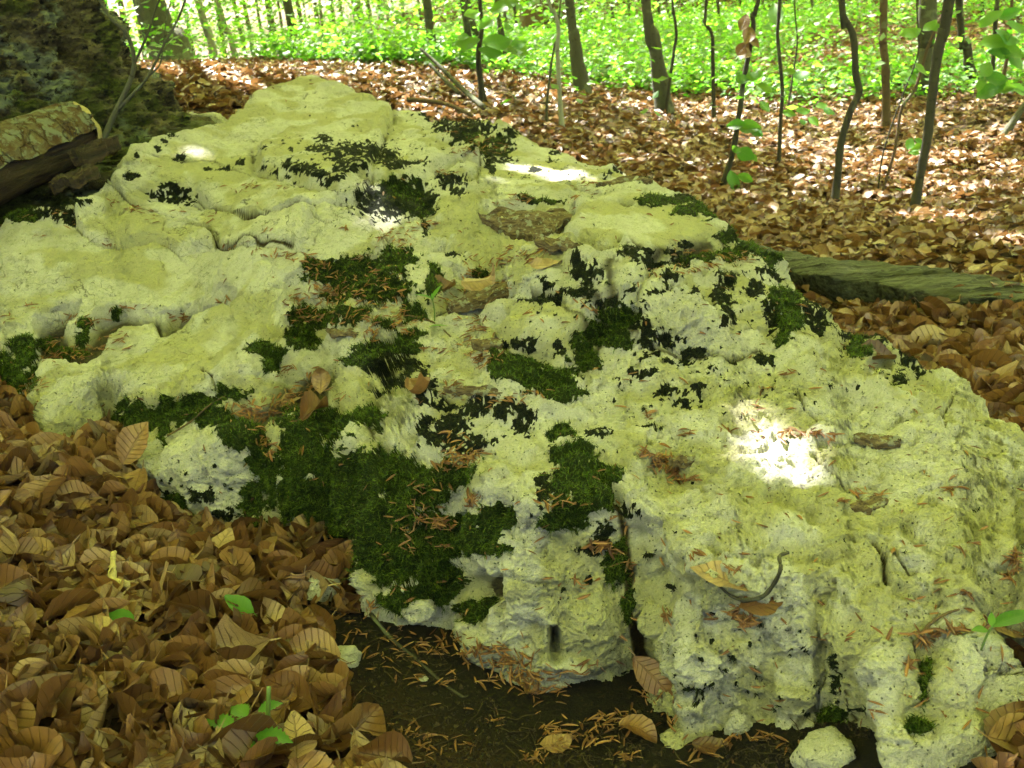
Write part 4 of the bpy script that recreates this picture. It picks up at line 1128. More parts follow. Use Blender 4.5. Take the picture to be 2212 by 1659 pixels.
def lobe(a, w_):
    dd = (T2 - a + pi) % (2 * pi) - pi
    return np.exp(-(dd / w_) ** 2)
h0 = np.clip(Z2 - .1, 0, None)
rr = .43 - .012 * Z2.clip(0, 12)
rr = rr + .62 * lobe(radians(-12), .42) * np.exp(-h0 / .21) + .35 * lobe(radians(-75), .5) * np.exp(-h0 / .20) + .4 * lobe(radians(100), .6) * np.exp(-h0 / .25) + .35 * lobe(radians(200), .6) * np.exp(-h0 / .25) + .10 * np.exp(-h0 / .5)
C3 = np.stack([rr * np.cos(T2) - .10 * (Z2 - .5).clip(0, 3), rr * np.sin(T2), Z2], -1).reshape(-1, 3)
An = C3 * [1, 1, 1.0]
b1 = fbm(An * [1, 1, 1.6], 5.5, 3, 301); b2 = fbm(An * [1, 1, 2.2], 17, 3, 311); b3 = perlin(An * [1, 1, 1.6], 60, 321)
disp = .055 * b1 + .055 * (1 - 2.2 * np.abs(b2)).clip(-1, 1) * .6 + .008 * b3
out = np.stack([np.cos(T2), np.sin(T2), .25 * np.ones_like(T2)], -1).reshape(-1, 3)
C3 = C3 + out * disp[:, None]
i, j = np.meshgrid(np.arange(NZ - 1), np.arange(NT), indexing='ij')
Fb = np.stack([i * NT + j, i * NT + (j + 1) % NT, (i + 1) * NT + (j + 1) % NT, (i + 1) * NT + j], -1).reshape(-1, 4)
old_tree = link("old_beech_tree", None, label="huge old tree with rough mossy bark and a root spreading behind the rock", category="tree", loc=bt_base)
link("trunk", mesh_np("trunk", C3, Fb, True, OLD_BARK), old_tree)
TREES.append(dict(base=bt_base, root=old_tree, top=13, crown=[], path=None, r0=.43))
carriers.append(TREES[-1])

# hand the canopy out
cb = np.array([t['base'][:2] + SUNV[:2] * 0 for t in carriers])
dist2 = ((CP[:, None, :2] - cb[None]) ** 2).sum(-1)
dist2[:, -1] *= .12                       # the old tree spreads widest
own = dist2.argmin(1)
for k, t in enumerate(carriers):
    m_ = own == k
    if m_.sum() > 3:
        t['high'] = (CP[m_] - t['base'], csize[m_])
for t in TREES:
    if 'high' in t:
        link("crown", leaf_cloud(*t['high'], .5, mat=CROWNLEAF), t['root'])
    if t['crown']:
        P_ = np.concatenate([c_[0] for c_ in t['crown']]); s_ = np.concatenate([c_[1] for c_ in t['crown']])
        link("low_foliage", leaf_cloud(P_, s_, .5), t['root'])

# ------------------------------------------------------------------ the green carpet of seedlings
bd = np.array([(-200,130),(300,128),(420,134),(560,137),(740,152),(950,163),(1180,184),(1300,205),(1450,222),(1600,245),(1750,232),(1900,212),(2300,190)], float)
nU = 62000
r_ = np.exp(GL.uniform(np.log(6.2), np.log(42), nU)); a_ = GL.uniform(-.56, .54, nU)
ux_, uy_ = r_ * np.sin(a_), r_ * np.cos(a_)
uz_ = ground_z(ux_, uy_)
pxu, pyu = to_px(np.stack([ux_, uy_, uz_], 1))
lim = np.interp(pxu, bd[:, 0], bd[:, 1])
nse = fbm(np.stack([ux_, uy_, 0 * ux_], 1), .8, 2, 231); nse2 = perlin(np.stack([ux_, uy_, 0 * ux_], 1), .25, 241)
pr = sstep(0, 1, (lim - pyu + 8 + 22 * nse) / 22)
pr *= 1 - .88 * sstep(1600, 1950, pxu + 1.6 * (pyu - 60)) * (1 - .5 * sstep(.0, .4, nse))
pr *= np.where(pyu < 122, sstep(430, 700, pxu + 60 * nse), 1)
crest = (pxu > 600) & (pxu < 960) & (pyu < 105 - (pxu - 700) * .12)
pr *= np.where(crest, .12, 1)
pr *= .35 + .65 * sstep(-.4, .1, nse + .5 * nse2)
bk = GL.random(nU) < .17                       # the same carpet goes on behind and beside the camera
r_[bk] = np.exp(GL.uniform(np.log(5.5), np.log(20), bk.sum())); a_[bk] = GL.uniform(.62, 2 * pi - .62, bk.sum())
ux_[bk] = r_[bk] * np.sin(a_[bk]); uy_[bk] = r_[bk] * np.cos(a_[bk]); uz_[bk] = far_z(ux_[bk], uy_[bk]); pr[bk] = .8
kk = GL.random(nU) < pr
ux_, uy_, uz_ = ux_[kk], uy_[kk], uz_[kk]
npl = len(ux_); per = 7
hgt_ = GL.uniform(.03, .17, npl) * (1 + .4 * sstep(9, 16, r_[kk])) * (1 + .5 * (GL.random(npl) < .15))
cx_ = np.repeat(np.stack([ux_, uy_, uz_ + hgt_], 1), per, 0)
dd_ = np.sqrt(cx_[:, 0] ** 2 + cx_[:, 1] ** 2)
o_ = GL.normal(size=(npl * per, 3)) * [.085, .085, .03] * (1 + dd_ / 30)[:, None]
sz_ = GL.uniform(.032, .060, npl * per) * (1 + dd_ / 26)
link("seedling_carpet", leaf_cloud(cx_ + o_, sz_, .5, QUAD, "seedling_carpet"), label="dense bright green carpet of beech seedlings under the trees", category="undergrowth", kind="stuff")
# ------------------------------------------------------------------ moss tufts
hr = np.random.default_rng(41)
def moss_material(name, dark):
    m = Mat(name)
    t = m.attr("tone")
    if dark:
        c = m.mix(t, (.004, .007, .003), (.024, .034, .009)); tr = m.mix(t, (.010, .020, .004), (.03, .06, .01))
    else:
        c = m.mix(t, (.008, .022, .002), (.060, .088, .008)); tr = m.mix(t, (.03, .09, .006), (.16, .26, .02))
    return m.done(m.leafy(c, tr, .25, .6, None, .25))
MOSS_G, MOSS_D = moss_material("green_moss_tuft", False), moss_material("dark_moss_tuft", True)

def blades(P, N, L, W, tone, name, mat, spread=.9):
    """short bent blades: five vertices, three faces each"""
    n = len(P)
    d = N + hr.normal(size=(n, 3)) * spread; d /= np.linalg.norm(d, axis=1, keepdims=True)
    s = np.cross(d, hr.normal(size=(n, 3))); s /= np.linalg.norm(s, axis=1, keepdims=True)
    b = np.cross(s, d)
    bend = (b * hr.uniform(-.5, .5, n)[:, None] - np.array([0, 0, .25])) * L[:, None]
    V = np.stack([P - s * W[:, None], P + s * W[:, None], P + d * (L * .55)[:, None] + s * (W * .7)[:, None], P + d * (L * .55)[:, None] - s * (W * .7)[:, None],
                  P + d * L[:, None] + bend], 1).reshape(-1, 3)
    o = (np.arange(n) * 5)[:, None]
    F = np.concatenate([o + [0, 1, 2], o + [0, 2, 3], o + [3, 2, 4]])
    return mesh_np(name, V, F, True, mat, {"tone": ('FLOAT', np.repeat(tone, 5))})

_vx, _vy = to_px(P1)
inview = (_vx > -60) & (_vx < 2290) & (_vy < 1720) & okr
dep = np.linalg.norm(P1 - CAM, axis=1)
# vertices are evenly spread in the picture, so blades per vertex is blades per picture area
g_idx = np.where(inview & (GREEN * sstep(.1, .6, GREENNESS) > .45))[0]
d_idx = np.where(inview & (DARK > .5) & (GREENNESS < .5))[0]
def sample(idx, n):
    k = hr.choice(idx, n); 
    return P1[k] + (hr.random((n, 3)) - .5) * (dep[k] * .0022)[:, None], Nn[k], dep[k]
if len(g_idx):
    n = int(min(150000, len(g_idx) * 1.9)); P, N, dp = sample(g_idx, n)
    cl = fbm(P, 60, 2, 401)
    blm = blades(P - N * .001, N + [0, 0, .35], hr.uniform(.007, .014, n) * (1 + .2 * cl), hr.uniform(.0005, .0009, n) * (.7 + .25 * dp), np.clip(.42 + .5 * cl + hr.normal(size=n) * .22, 0, 1), "moss", MOSS_G)
    link("green_moss", blm, outcrop, kind="stuff")
if len(d_idx):
    n = int(min(90000, len(d_idx) * 1.8)); P, N, dp = sample(d_idx, n)
    blm = blades(P - N * .001, N, hr.uniform(.004, .008, n) * (.6 + .2 * dp), hr.uniform(.0005, .0008, n) * (.6 + .3 * dp), hr.random(n) ** 1.6, "moss", MOSS_D)
    link("dark_moss", blm, outcrop, kind="stuff")
print("moss", len(g_idx), len(d_idx))

# ------------------------------------------------------------------ bud scales (brown husks)
def husk_template(r):
    nl, nc = 6, 5
    t = np.linspace(0, 1, nl); k = r.uniform(-.9, .9)
    w = .085 * np.sin(np.pi * np.clip(t * .93 + .05, 0, 1)) ** .7 * r.uniform(.7, 1.3); w[-1] = .006
    op = r.uniform(.9, 1.7)      # how far the scale is rolled
    a = np.linspace(-op, op, nc)
    V = []
    for i in range(nl):
        x = t[i] - .5
        V += [(x, w[i] * sin(q), w[i] * (1 - cos(q)) * 1.1 + k * (x ** 2) * .35) for q in a]
    V = np.array(V); V[:, 1] += r.uniform(-.2, .2) * V[:, 0] ** 2
    i, j = np.meshgrid(np.arange(nl - 1), np.arange(nc - 1), indexing='ij'); q = (i * nc + j).ravel()
    F = np.stack([q, q + 1, q + nc + 1, q + nc], 1)
    return V, F, np.stack([np.repeat(t, nc), np.tile(np.linspace(-1, 1, nc), nl)], 1)
m = Mat("bud_scale")
sep = m.n("ShaderNodeSeparateXYZ"); m.l(m.attr("leafuv", 'Vector'), sep.inputs[0])
oi = m.n("ShaderNodeObjectInfo")
rnd = m.math('FRACT', m.math('ADD', m.attr("tone"), oi.outputs['Random']))
c = m.mix(rnd, (.050, .019, .008), (.22, .105, .042))
c = m.mix(m.step(.75, 1.0, sep.outputs[0]), c, (.30, .20, .10))
c = m.mix(m.step(.25, .0, sep.outputs[0]), c, (.07, .03, .012))
HUSK = m.done(m.leafy(c, (.34, .13, .03), .15, .45, None, .4))
HUSK_T = [husk_template(hr) for _ in range(14)]
# piles: picture x, y, radii, count
PILES = [(760,640,70,30,60),(700,635,40,20,30),(820,600,50,20,16),(740,600,60,24,14),(690,580,26,14,16),(735,690,60,14,26),(660,680,36,24,24),(630,650,24,16,12),(800,690,20,10,10),(840,660,26,30,16),(870,690,16,26,14),(790,560,30,8,6),
 (870,530,22,22,24),(830,520,20,10,12),(640,560,40,10,12),(600,555,30,5,8),(560,545,24,4,5),(500,532,30,4,6),(330,475,16,6,5),(300,460,30,8,12),(285,450,20,5,8),(255,435,16,5,4),(235,530,14,10,7),(250,440,12,6,4),
 (550,405,22,9,18),(600,410,22,5,7),(520,415,18,6,5),(390,458,12,8,5),(460,475,10,10,4),(680,180,16,4,7),(580,505,12,6,3),(740,498,9,5,6),
 (1030,310,36,16,34),(1050,330,34,8,18),(1080,325,26,10,12),(1000,330,30,8,12),(1240,324,16,5,8),(1260,333,14,5,5),(970,292,24,10,10),(1000,272,20,6,5),(940,265,16,5,4),
 (1120,432,30,6,20),(1090,440,30,6,8),(1260,405,22,7,14),(1290,420,24,8,8),(1240,430,14,5,5),(930,490,22,6,12),(960,375,26,6,10),(900,495,10,8,6),(850,505,24,5,8),
 (1140,480,40,20,10),(1170,540,30,8,8),(1100,540,16,6,8),(1120,560,50,12,30),(1060,570,40,12,18),(1020,600,40,12,14),(1040,650,40,10,22),(1090,620,26,14,14),(1000,640,30,10,12),(1150,560,30,8,10),(960,660,30,12,10),
 (880,720,30,8,8),(800,720,20,16,12),(860,700,10,20,10),(810,730,8,18,8),(1030,720,24,18,26),(1010,740,14,14,12),(1060,780,30,8,12),(1020,770,20,10,14),(1040,790,14,12,12),(960,760,30,12,6),(920,760,30,6,6),(990,840,16,14,10),(970,850,20,10,8),
 (900,690,20,6,6),(1000,700,24,6,8),(1040,690,16,8,6),(990,850,10,20,8),(1100,860,14,10,4),(1060,870,14,14,4),(1150,860,40,14,8),
 (560,905,34,20,34),(530,890,30,20,24),(600,880,30,20,24),(640,850,40,24,30),(680,830,24,24,16),(570,960,18,14,16),(590,985,10,18,10),(650,900,16,14,8),(620,800,20,10,8),(740,860,14,10,4),
 (1010,1000,30,16,26),(985,985,20,14,14),(970,1010,18,8,10),(1030,1080,16,10,12),(1020,1090,10,10,8),(1200,1085,40,14,10),(1040,980,26,6,6),(960,950,30,10,6),
 (900,1090,50,20,10),(930,1120,40,14,16),(960,1130,26,10,12),(880,1140,40,20,8),(920,1050,40,12,6),(960,1180,16,10,5),(880,1180,14,10,4),(840,1200,20,30,4),(1290,1180,26,10,20),(1310,1185,18,10,10),(1240,1255,14,8,3),(1255,1270,8,8,3),
 (1420,1000,30,14,34),(1450,1020,24,8,20),(1390,985,18,8,10),(1470,1040,30,8,12),(1500,1040,14,6,6),(1400,900,16,10,6),(1640,940,10,10,8),(1710,945,34,6,16),(1760,940,16,6,8),(1790,945,16,6,6),(1620,905,14,10,3),(1640,880,10,12,4),(1700,810,14,5,6),(1650,840,12,8,4),(1560,930,20,6,6),(1480,945,22,6,10),
 (1470,590,40,8,12),(1520,580,40,8,16),(1570,560,40,8,18),(1620,560,30,8,14),(1480,545,30,6,8),(1530,545,14,5,5),(1400,590,24,8,6),(1250,650,20,6,3),(1280,670,16,6,4),(1150,680,16,6,4),
 (1500,1200,14,8,4),(1580,1230,14,8,5),(1610,1335,24,8,16),(1590,1320,12,10,8),(1530,1330,12,6,3),(1440,1330,20,14,8),(1360,1220,18,14,8),(1900,770,14,10,12),(1880,790,16,12,6),(1830,745,10,6,4),(1960,735,30,5,3),
 (1820,1090,10,10,6),(1900,1075,14,8,5),(1850,1070,10,6,5),(2050,1060,10,12,5),(2190,1220,12,16,14),(2180,1250,10,12,8),(2000,1370,30,8,12),(2060,1360,24,8,10),(2140,1350,20,8,6),(1990,1390,14,14,10),(1965,1440,6,10,4),(2080,1280,14,8,4),(2100,1180,10,10,3),
 (200,700,30,14,14),(150,690,30,10,8),(120,740,30,10,10),(150,770,60,12,26),(220,755,40,16,26),(260,735,20,10,10),(110,780,20,14,10),(80,830,24,16,14),(60,850,20,8,10),(70,665,24,6,5),(280,665,26,5,8),(380,685,30,5,8),(400,690,10,5,4),(480,655,14,3,4),
 (160,480,14,10,5),(130,460,20,8,5),(60,468,24,3,3),(80,510,16,5,3),(20,690,30,6,4)]
SOILP = [(1100,1430,60,16,40),(1150,1460,60,16,36),(1060,1400,50,16,26),(960,1410,70,24,26),(900,1400,60,30,14),(860,1380,40,30,12),(990,1380,30,12,12),(1170,1500,60,26,30),(1250,1440,40,10,8),(1050,1480,80,30,14),(900,1480,80,26,12),(830,1440,40,40,12),
 (1230,1590,60,24,30),(1330,1560,60,24,36),(1290,1610,50,20,16),(1180,1620,50,20,14),(1140,1640,40,14,10),(950,1610,90,30,22),(880,1600,50,30,14),(1050,1560,80,30,8),(1400,1500,50,20,10),(1450,1560,30,20,10),(1540,1600,60,16,22),(1650,1600,50,12,18),(1500,1640,60,14,14),(1750,1620,60,14,14),(800,1320,40,20,10),(760,1380,30,30,10),(1350,1640,40,14,10)]
hp, hn, hs = [], [], []
def add_husk(qx, qy, pile=0.0, near=False):
    p, n_ = surf(qx, qy)
    if p[1] > 6 or p[1] < .6:
        return
    hp.append(p + n_ * (.002 + pile)); hn.append(n_); hs.append(hr.uniform(.013, .031))
for (cx, cy_, rx, ry, cnt) in PILES + SOILP:
    for _ in range(int(cnt * 1.25)):
        add_husk(cx + hr.normal() * rx * .55, cy_ + hr.normal() * ry * .55, hr.random() * (.010 if cnt > 9 else .003))
for _ in range(900):
    qx, qy = hr.uniform(0, 2212), hr.uniform(180, 1640)
    k = on_rock(qx, qy)
    if k >= 0 and hr.random() < .30 + .4 * (qx > 1000) + .4 * MOSSY[k]:
        add_husk(qx, qy)
hp, hn, hs = np.array(hp), np.array(hn), np.array(hs)
hn = hn * [1, 1, 1] + [0, 0, .3] + hr.normal(size=hn.shape) * .22
n = len(hp); R = rot_to(hn, hr.uniform(0, 2 * pi, n)); tone = hr.random(n)
score = hs / np.linalg.norm(hp - CAM, axis=1) * (1 + (tone > .4))
order = np.argsort(-score)
hmesh = [template_mesh("bud_scale", t_, HUSK) for t_ in HUSK_T]
for k in order[:300]:
    o = bpy.data.objects.new("bud_scale", hmesh[k % len(hmesh)]); COL.objects.link(o); o.parent = outcrop
    M4 = Matrix.Identity(4); Rk = R[k] * hs[k]
    for a in range(3):
        for b in range(3):
            M4[a][b] = float(Rk[a, b])
        M4[a][3] = float(hp[k, a])
    o.matrix_local = M4
rest = order[300:]
link("bud_scale_litter", scatter(HUSK_T, hp[rest], R[rest], hs[rest], tone[rest], "bud_scale_litter", HUSK), outcrop, kind="stuff")
print("husks", n)
# ------------------------------------------------------------------ logs, bark, stones
def rock_lump(name, px, py, rx, ry, rz, seed, label, mat=LIMESTONE, cat="stone", sink=.35, sub=40, wp=None):
    p = surf(px, py)[0] if wp is None else wp
    u = np.linspace(0, pi, sub // 2); v = np.linspace(0, 2 * pi, sub, endpoint=False)
    U, W = np.meshgrid(u, v, indexing='ij')
    N = np.stack([np.sin(U) * np.cos(W), np.sin(U) * np.sin(W), np.cos(U)], -1).reshape(-1, 3)
    r = 1 + .28 * fbm(N, 1.3, 3, seed) + .06 * perlin(N, 8, seed + 3)
    V = np.sign(N) * np.abs(N) ** .8 * r[:, None] * [rx, ry, rz] + [0, 0, rz * (1 - 2 * sink) * .5]
    i, j = np.meshgrid(np.arange(len(u) - 1), np.arange(sub), indexing='ij')
    F = np.stack([i * sub + j, (i + 1) * sub + j, (i + 1) * sub + (j + 1) % sub, i * sub + (j + 1) % sub], -1).reshape(-1, 4)
    n_ = len(V)
    at = {"green_moss": ('FLOAT', np.zeros(n_)), "dark_moss": ('FLOAT', np.zeros(n_)), "greenness": ('FLOAT', np.zeros(n_)), "tint": ('FLOAT', np.full(n_, .4)), "rough": ('FLOAT', np.full(n_, .8))}
    return link(name, mesh_np(name, V, F, True, mat, at if mat is LIMESTONE else None), label=label, category=cat, loc=p)

rock_lump("stone", 1785, 1640, .042, .035, .03, 1, "rounded pale stone below the front lip of the rock at the picture's bottom")
rock_lump("stone", 915, 1472, .010, .009, .007, 2, "small bare pebble lying alone on the dark soil", cat="pebble")
rock_lump("stone", 742, 1428, .030, .022, .022, 3, "pale stone between the dead leaves and the dark soil, larger of two")
rock_lump("stone", 760, 1600, .011, .010, .010, 5, "small pale stone near the twig at the edge of the dark soil", cat="pebble")
rock_lump("stone", 700, 1285, .030, .030, .035, 4, "pale stone half buried under the mossy foot of the rock")
rock_lump("stone", 905, 1320, .030, .020, .022, 6, "crumbly white stone showing out of the moss above the soil")
rock_lump("stone", 1590, 1590, .022, .016, .03, 8, "narrow stone foot under the front overhang of the rock")
for k_, (a_, b_, s_) in enumerate(((1015, 1520, .004), (1260, 1620, .005), (1190, 1485, .004), (1080, 1640, .005), (1420, 1530, .004))):
    pass
p = gp(418, 222, 5.0); p[2] = float(ground_z(p[0], p[1]))
rock_lump("stone", 0, 0, .17, .12, .13, 7, "pale boulder leaning between the old tree root and the rock top", wp=p, cat="boulder")

m = Mat("rotten_bark")
co = m.coord()
ln = m.noise(1.0, 4, .7, m.scalev(co, (30, 160, 160)))
c = m.mix(m.step(.3, .7, ln), (.035, .022, .012), (.14, .105, .06))
c = m.mix(m.math('MULTIPLY', m.step(.54, .6, m.noise(60, 4, .7, co)), .8), c, (.19, .195, .145))
BARKCHIP = m.done(m.bsdf(c, .9, m.bump(ln, .008, 1.0), .2))
m = Mat("wet_dark_wood")
co = m.coord()
ln = m.noise(1.0, 4, .7, m.scalev(co, (5, 60, 60)))
c = m.mix(m.step(.3, .7, ln), (.006, .0035, .002), (.032, .018, .008))
DARKWOOD = m.done(m.bsdf(c, .75, m.bump(ln, .012, 1.0), .3))
m = Mat("lichen_bark_plate")
co = m.coord()
nb = m.noise(28, 5, .7, co)
c = m.mix(m.step(.35, .65, nb), (.050, .028, .014), (.085, .072, .042))
c = m.mix(m.math('MULTIPLY', m.step(.50, .56, m.noise(19, 4, .65, co)), .85), c, (.11, .12, .092))
wv_ = m.n('ShaderNodeVectorMath', operation='ADD'); m.l(m.scalev(co, (1.5, .8, .8)), wv_.inputs[0]); m.l(m.scalev(m.noise(14, 3, .6, co, 'Color'), (.12, .12, .12)), wv_.inputs[1])
vo = m.vor(10, wv_.outputs[0], 'DISTANCE_TO_EDGE')
c = m.mix(m.math('MULTIPLY', m.step(.035, .01, vo), .7), c, (.05, .03, .014))
PLATE = m.done(m.bsdf(c, .95, m.bump(m.math('ADD', nb, m.math('MULTIPLY', m.step(0, .06, vo), .8)), .012, 1.0), .15))
m = Mat("cut_wood")
co = m.coord()
c = m.mix(m.noise(60, 4, .6, co), (.20, .155, .065), (.34, .29, .15))
CUTWOOD = m.done(m.bsdf(c, .85, m.bump(m.noise(140, 3, .6, co), .004, 1.0), .2))
m = Mat("weathered_grey_wood")
co = m.coord()
ln = m.noise(1.0, 6, .75, m.scalev(co, (4, 55, 55)))
c = m.mix(m.step(.35, .65, ln), (.013, .014, .008), (.085, .090, .060))
c = m.mix(m.step(.60, .64, m.noise(1.0, 4, .6, m.scalev(co, (2.2, 30, 30)))), c, (.012, .012, .007))
c = m.mix(m.math('MULTIPLY', m.step(.52, .64, m.noise(9, 4, .7, co)), .65), c, (.045, .045, .02))
GREYWOOD = m.done(m.bsdf(c, .9, m.bump(ln, .022, 1.0), .2))

def frame_of(A, B):
    x = (B - A) / np.linalg.norm(B - A); z = np.array([0, 0, 1.0]) - x * x[2]; z /= np.linalg.norm(z)
    return x, np.cross(z, x), z

# cut log on the left, bark plate still on its upper side
A = at_y(-330, 500, 2.95); B = at_y(178, 287, 3.75)
lx, ly, lz = frame_of(A, B); LL = np.linalg.norm(B - A)
ROT = Matrix(((lx[0], ly[0], lz[0]), (lx[1], ly[1], lz[1]), (lx[2], ly[2], lz[2])))
def log_surface(n, nt, a0, a1, r0, r1, x0, x1, seed, amp, slant=0.0, jag=0.0):
    xs = np.linspace(x0, x1, n); th_ = np.linspace(a0, a1, nt)
    Xx, Th = np.meshgrid(xs, th_, indexing='ij')
    rr_ = r0 + (r1 - r0) * Xx / LL
    Pn = np.stack([Xx * 1.2, np.cos(Th) * .3, np.sin(Th) * .3], -1).reshape(-1, 3)
    rr_ = rr_ + amp * (fbm(Pn, 9, 3, seed)).reshape(Xx.shape) + amp * .5 * perlin(Pn * [1, 4, 4], 14, seed + 2).reshape(Xx.shape)
    ed = (Xx >= x1 - 1e-6); edA = ed | (Xx <= x0 + 1e-6)
    Xs = Xx + slant * np.cos(Th) * (Xx / LL) + jag * perlin(Pn, 20, seed + 7).reshape(Xx.shape) * edA
    return np.stack([Xs, rr_ * np.cos(Th), rr_ * np.sin(Th)], -1).reshape(-1, 3)
def grid_faces(n, nt, wrap=False):
    i, j = np.meshgrid(np.arange(n - 1), np.arange(nt if wrap else nt - 1), indexing='ij')
    return np.stack([i * nt + j, i * nt + (j + 1) % nt, (i + 1) * nt + (j + 1) % nt, (i + 1) * nt + j], -1).reshape(-1, 4)[:, ::-1]
log = link("cut_log", None, label="short cut log with peeling lichen bark lying against the old tree", category="log", loc=A)
log.rotation_euler = ROT.to_euler()
Vw = log_surface(60, 64, 0, 2 * pi * 63 / 64, .125, .088, 0, LL, 501, .006, .02)
link("wood", mesh_np("wood", Vw, grid_faces(60, 64, True), True, DARKWOOD), log)
# bark plate: a curved slab with thickness, ragged edge
n_, nt_ = 70, 46
a0_, a1_ = radians(35), radians(168)
Vo = log_surface(n_, nt_, a0_, a1_, .150, .112, .0, LL * .985, 511, .006, .02, .03)
Vi = log_surface(n_, nt_, a0_, a1_, .128, .091, .0, LL * .985, 501, .004, .02, .03)
Tm = np.tile(np.linspace(0, 1, nt_), n_)
rag = .05 * fbm(Vo, 16, 2, 521)
for V_ in (Vo, Vi):
    ang = np.arctan2(V_[:, 2], V_[:, 1]); r_c = np.hypot(V_[:, 1], V_[:, 2])
    ang2 = ang + rag * 4 * (np.clip(.12 - Tm, 0, 1) - np.clip(Tm - .8, 0, 1) * 2.4)
    V_[:, 1] = r_c * np.cos(ang2); V_[:, 2] = r_c * np.sin(ang2)
Fo = grid_faces(n_, nt_); Fi = Fo[:, ::-1] + n_ * nt_
def rim(n, nt):
    idx = [i * nt for i in range(n)] + [(n - 1) * nt + j for j in range(1, nt)] + [i * nt + nt - 1 for i in range(n - 2, -1, -1)] + [j for j in range(nt - 2, 0, -1)]
    q = np.array(idx); q2 = np.roll(q, -1); o = n * nt
    return np.stack([q, q2, q2 + o, q + o], 1)
link("bark", mesh_np("bark", np.r_[Vo, Vi], np.r_[Fo, Fi, rim(n_, nt_)], True, PLATE), log)
# the sawn end
th_ = np.linspace(0, 2 * pi, 48, endpoint=False)
Ve = [(LL + .004, 0, 0)]
for f_ in (.5, 1.0):
    for q in th_:
        Ve.append((LL + .006 + .02 * cos(q) * f_ + .004 * sin(9 * q), .106 * f_ * cos(q), .106 * f_ * sin(q)))
for q in th_:
    Ve.append((LL - .012 + .02 * cos(q) + .006 * sin(5 * q), .104 * cos(q), .104 * sin(q)))
Fe = [(0, 1 + (j + 1) % 48, 1 + j) for j in range(48)]
for r_ in (0, 1):
    Fe += [(1 + r_ * 48 + j, 1 + r_ * 48 + (j + 1) % 48, 1 + (r_ + 1) * 48 + (j + 1) % 48, 1 + (r_ + 1) * 48 + j) for j in range(48)]
link("sawn_end", mesh_py("sawn_end", Ve, Fe, CUTWOOD), log)

# crumbling bark heap below the log
def ragged_chip(name, c, L, W, th, yaw, tilt, label, mat=BARKCHIP, seed=0, cat="bark", roll=0.0, curl=.3):
    n, k = 26, 16
    u, v = np.meshgrid(np.linspace(-1, 1, n), np.linspace(-1, 1, k), indexing='ij')
    Q = np.stack([u, v, 0 * u + seed], -1).reshape(-1, 3)
    ed = 1 + .22 * fbm(Q, 1.6, 3, seed)
    sq = np.sqrt(np.clip(1 - .45 * v ** 2, 0, 1)); sv = np.sqrt(np.clip(1 - .55 * u ** 2, 0, 1))
    X_ = u.ravel() * sq.ravel() * ed * L / 2; Y_ = v.ravel() * sv.ravel() * ed * W / 2
    Zt = curl * (-(Y_ / W) ** 2) * W + .16 * th * fbm(Q * [2, 6, 1], 3, 2, seed + 1) + .012 * perlin(Q, 1.4, seed + 5) * L / .1
    top = np.stack([X_, Y_, Zt + th / 2 * (1 + .3 * perlin(Q, 6, seed + 2))], 1); bot = np.stack([X_ * .96, Y_ * .96, Zt - th / 2], 1)
    F1_ = grid_faces(n, k)[:, ::-1]
    F2_ = F1_[:, ::-1] + n * k
    o = link(name, mesh_np(name, np.r_[top, bot], np.r_[F1_, F2_, rim(n, k)[:, ::-1]], False, mat), label=label, category=cat, loc=c)
    o.rotation_euler = (roll, tilt, yaw)
    return o
def lay(px, py, lift, **kw):
    p, nrm = surf(px, py)
    return p + np.array([0, 0, lift])
ragged_chip("bark_piece", at_y(160, 385, 3.32), .15, .08, .03, .5, -.25, "dark crumbling bark heap wedged under the cut log", seed=31, curl=.6, mat=DARKWOOD)
ragged_chip("bark_piece", at_y(205, 325, 3.45), .16, .07, .04, .35, -.2, "dark pointed splinter of rotten bark under the log's sawn end", seed=37, curl=.6, mat=DARKWOOD)
ragged_chip("bark_piece", lay(1145, 500, .03), .27, .135, .022, -.25, .05, "large flaking bark plate lying in the hollow of the rock", seed=2, curl=.5, roll=.25)
ragged_chip("bark_piece", lay(1200, 545, .02), .14, .045, .018, -.75, .15, "narrow bark sliver under the right end of the large bark plate", seed=3, curl=.5)
ragged_chip("bark_piece", lay(1060, 650, .015), .22, .06, .022, .35, -.12, "long rotten bark strip beside the two curled leaves in the valley", seed=5, curl=.8)
ragged_chip("bark_piece", lay(738, 728, .012), .11, .05, .010, 2.35, .10, "triangular bark chip lying on the moss above the gully", seed=7, curl=.2, roll=.3)
ragged_chip("bark_piece", lay(1050, 752, .010), .065, .04, .014, .2, .1, "small grey bark crumb between bud scales in the middle of the rock", seed=9, curl=.2)
ragged_chip("bark_piece", lay(1892, 960, .010), .080, .042, .012, -.35, .12, "dark bark chip right of the brightest sun patch", seed=11, curl=.3)
ragged_chip("bark_piece", lay(1868, 1098, .006), .068, .035, .012, .1, .0, "bark chip sunk in a pit below the dark chip", seed=13, curl=.3)
ragged_chip("bark_piece", lay(1025, 855, .008), .115, .013, .008, -.2, .04, "thin strip of bark in front of the mossy cushion", seed=15, curl=.3)
ragged_chip("bark_piece", lay(1355, 398, .008), .16, .05, .010, -.1, .0, "flat grey bark scrap near the rock's right rim", seed=17, curl=.2)
ragged_chip("bark_piece", lay(1470, 1010, .012), .06, .028, .012, .6, .2, "curled dark leaf scrap among bud scales left of the sun patch", mat=BARKCHIP, seed=19, curl=.5)

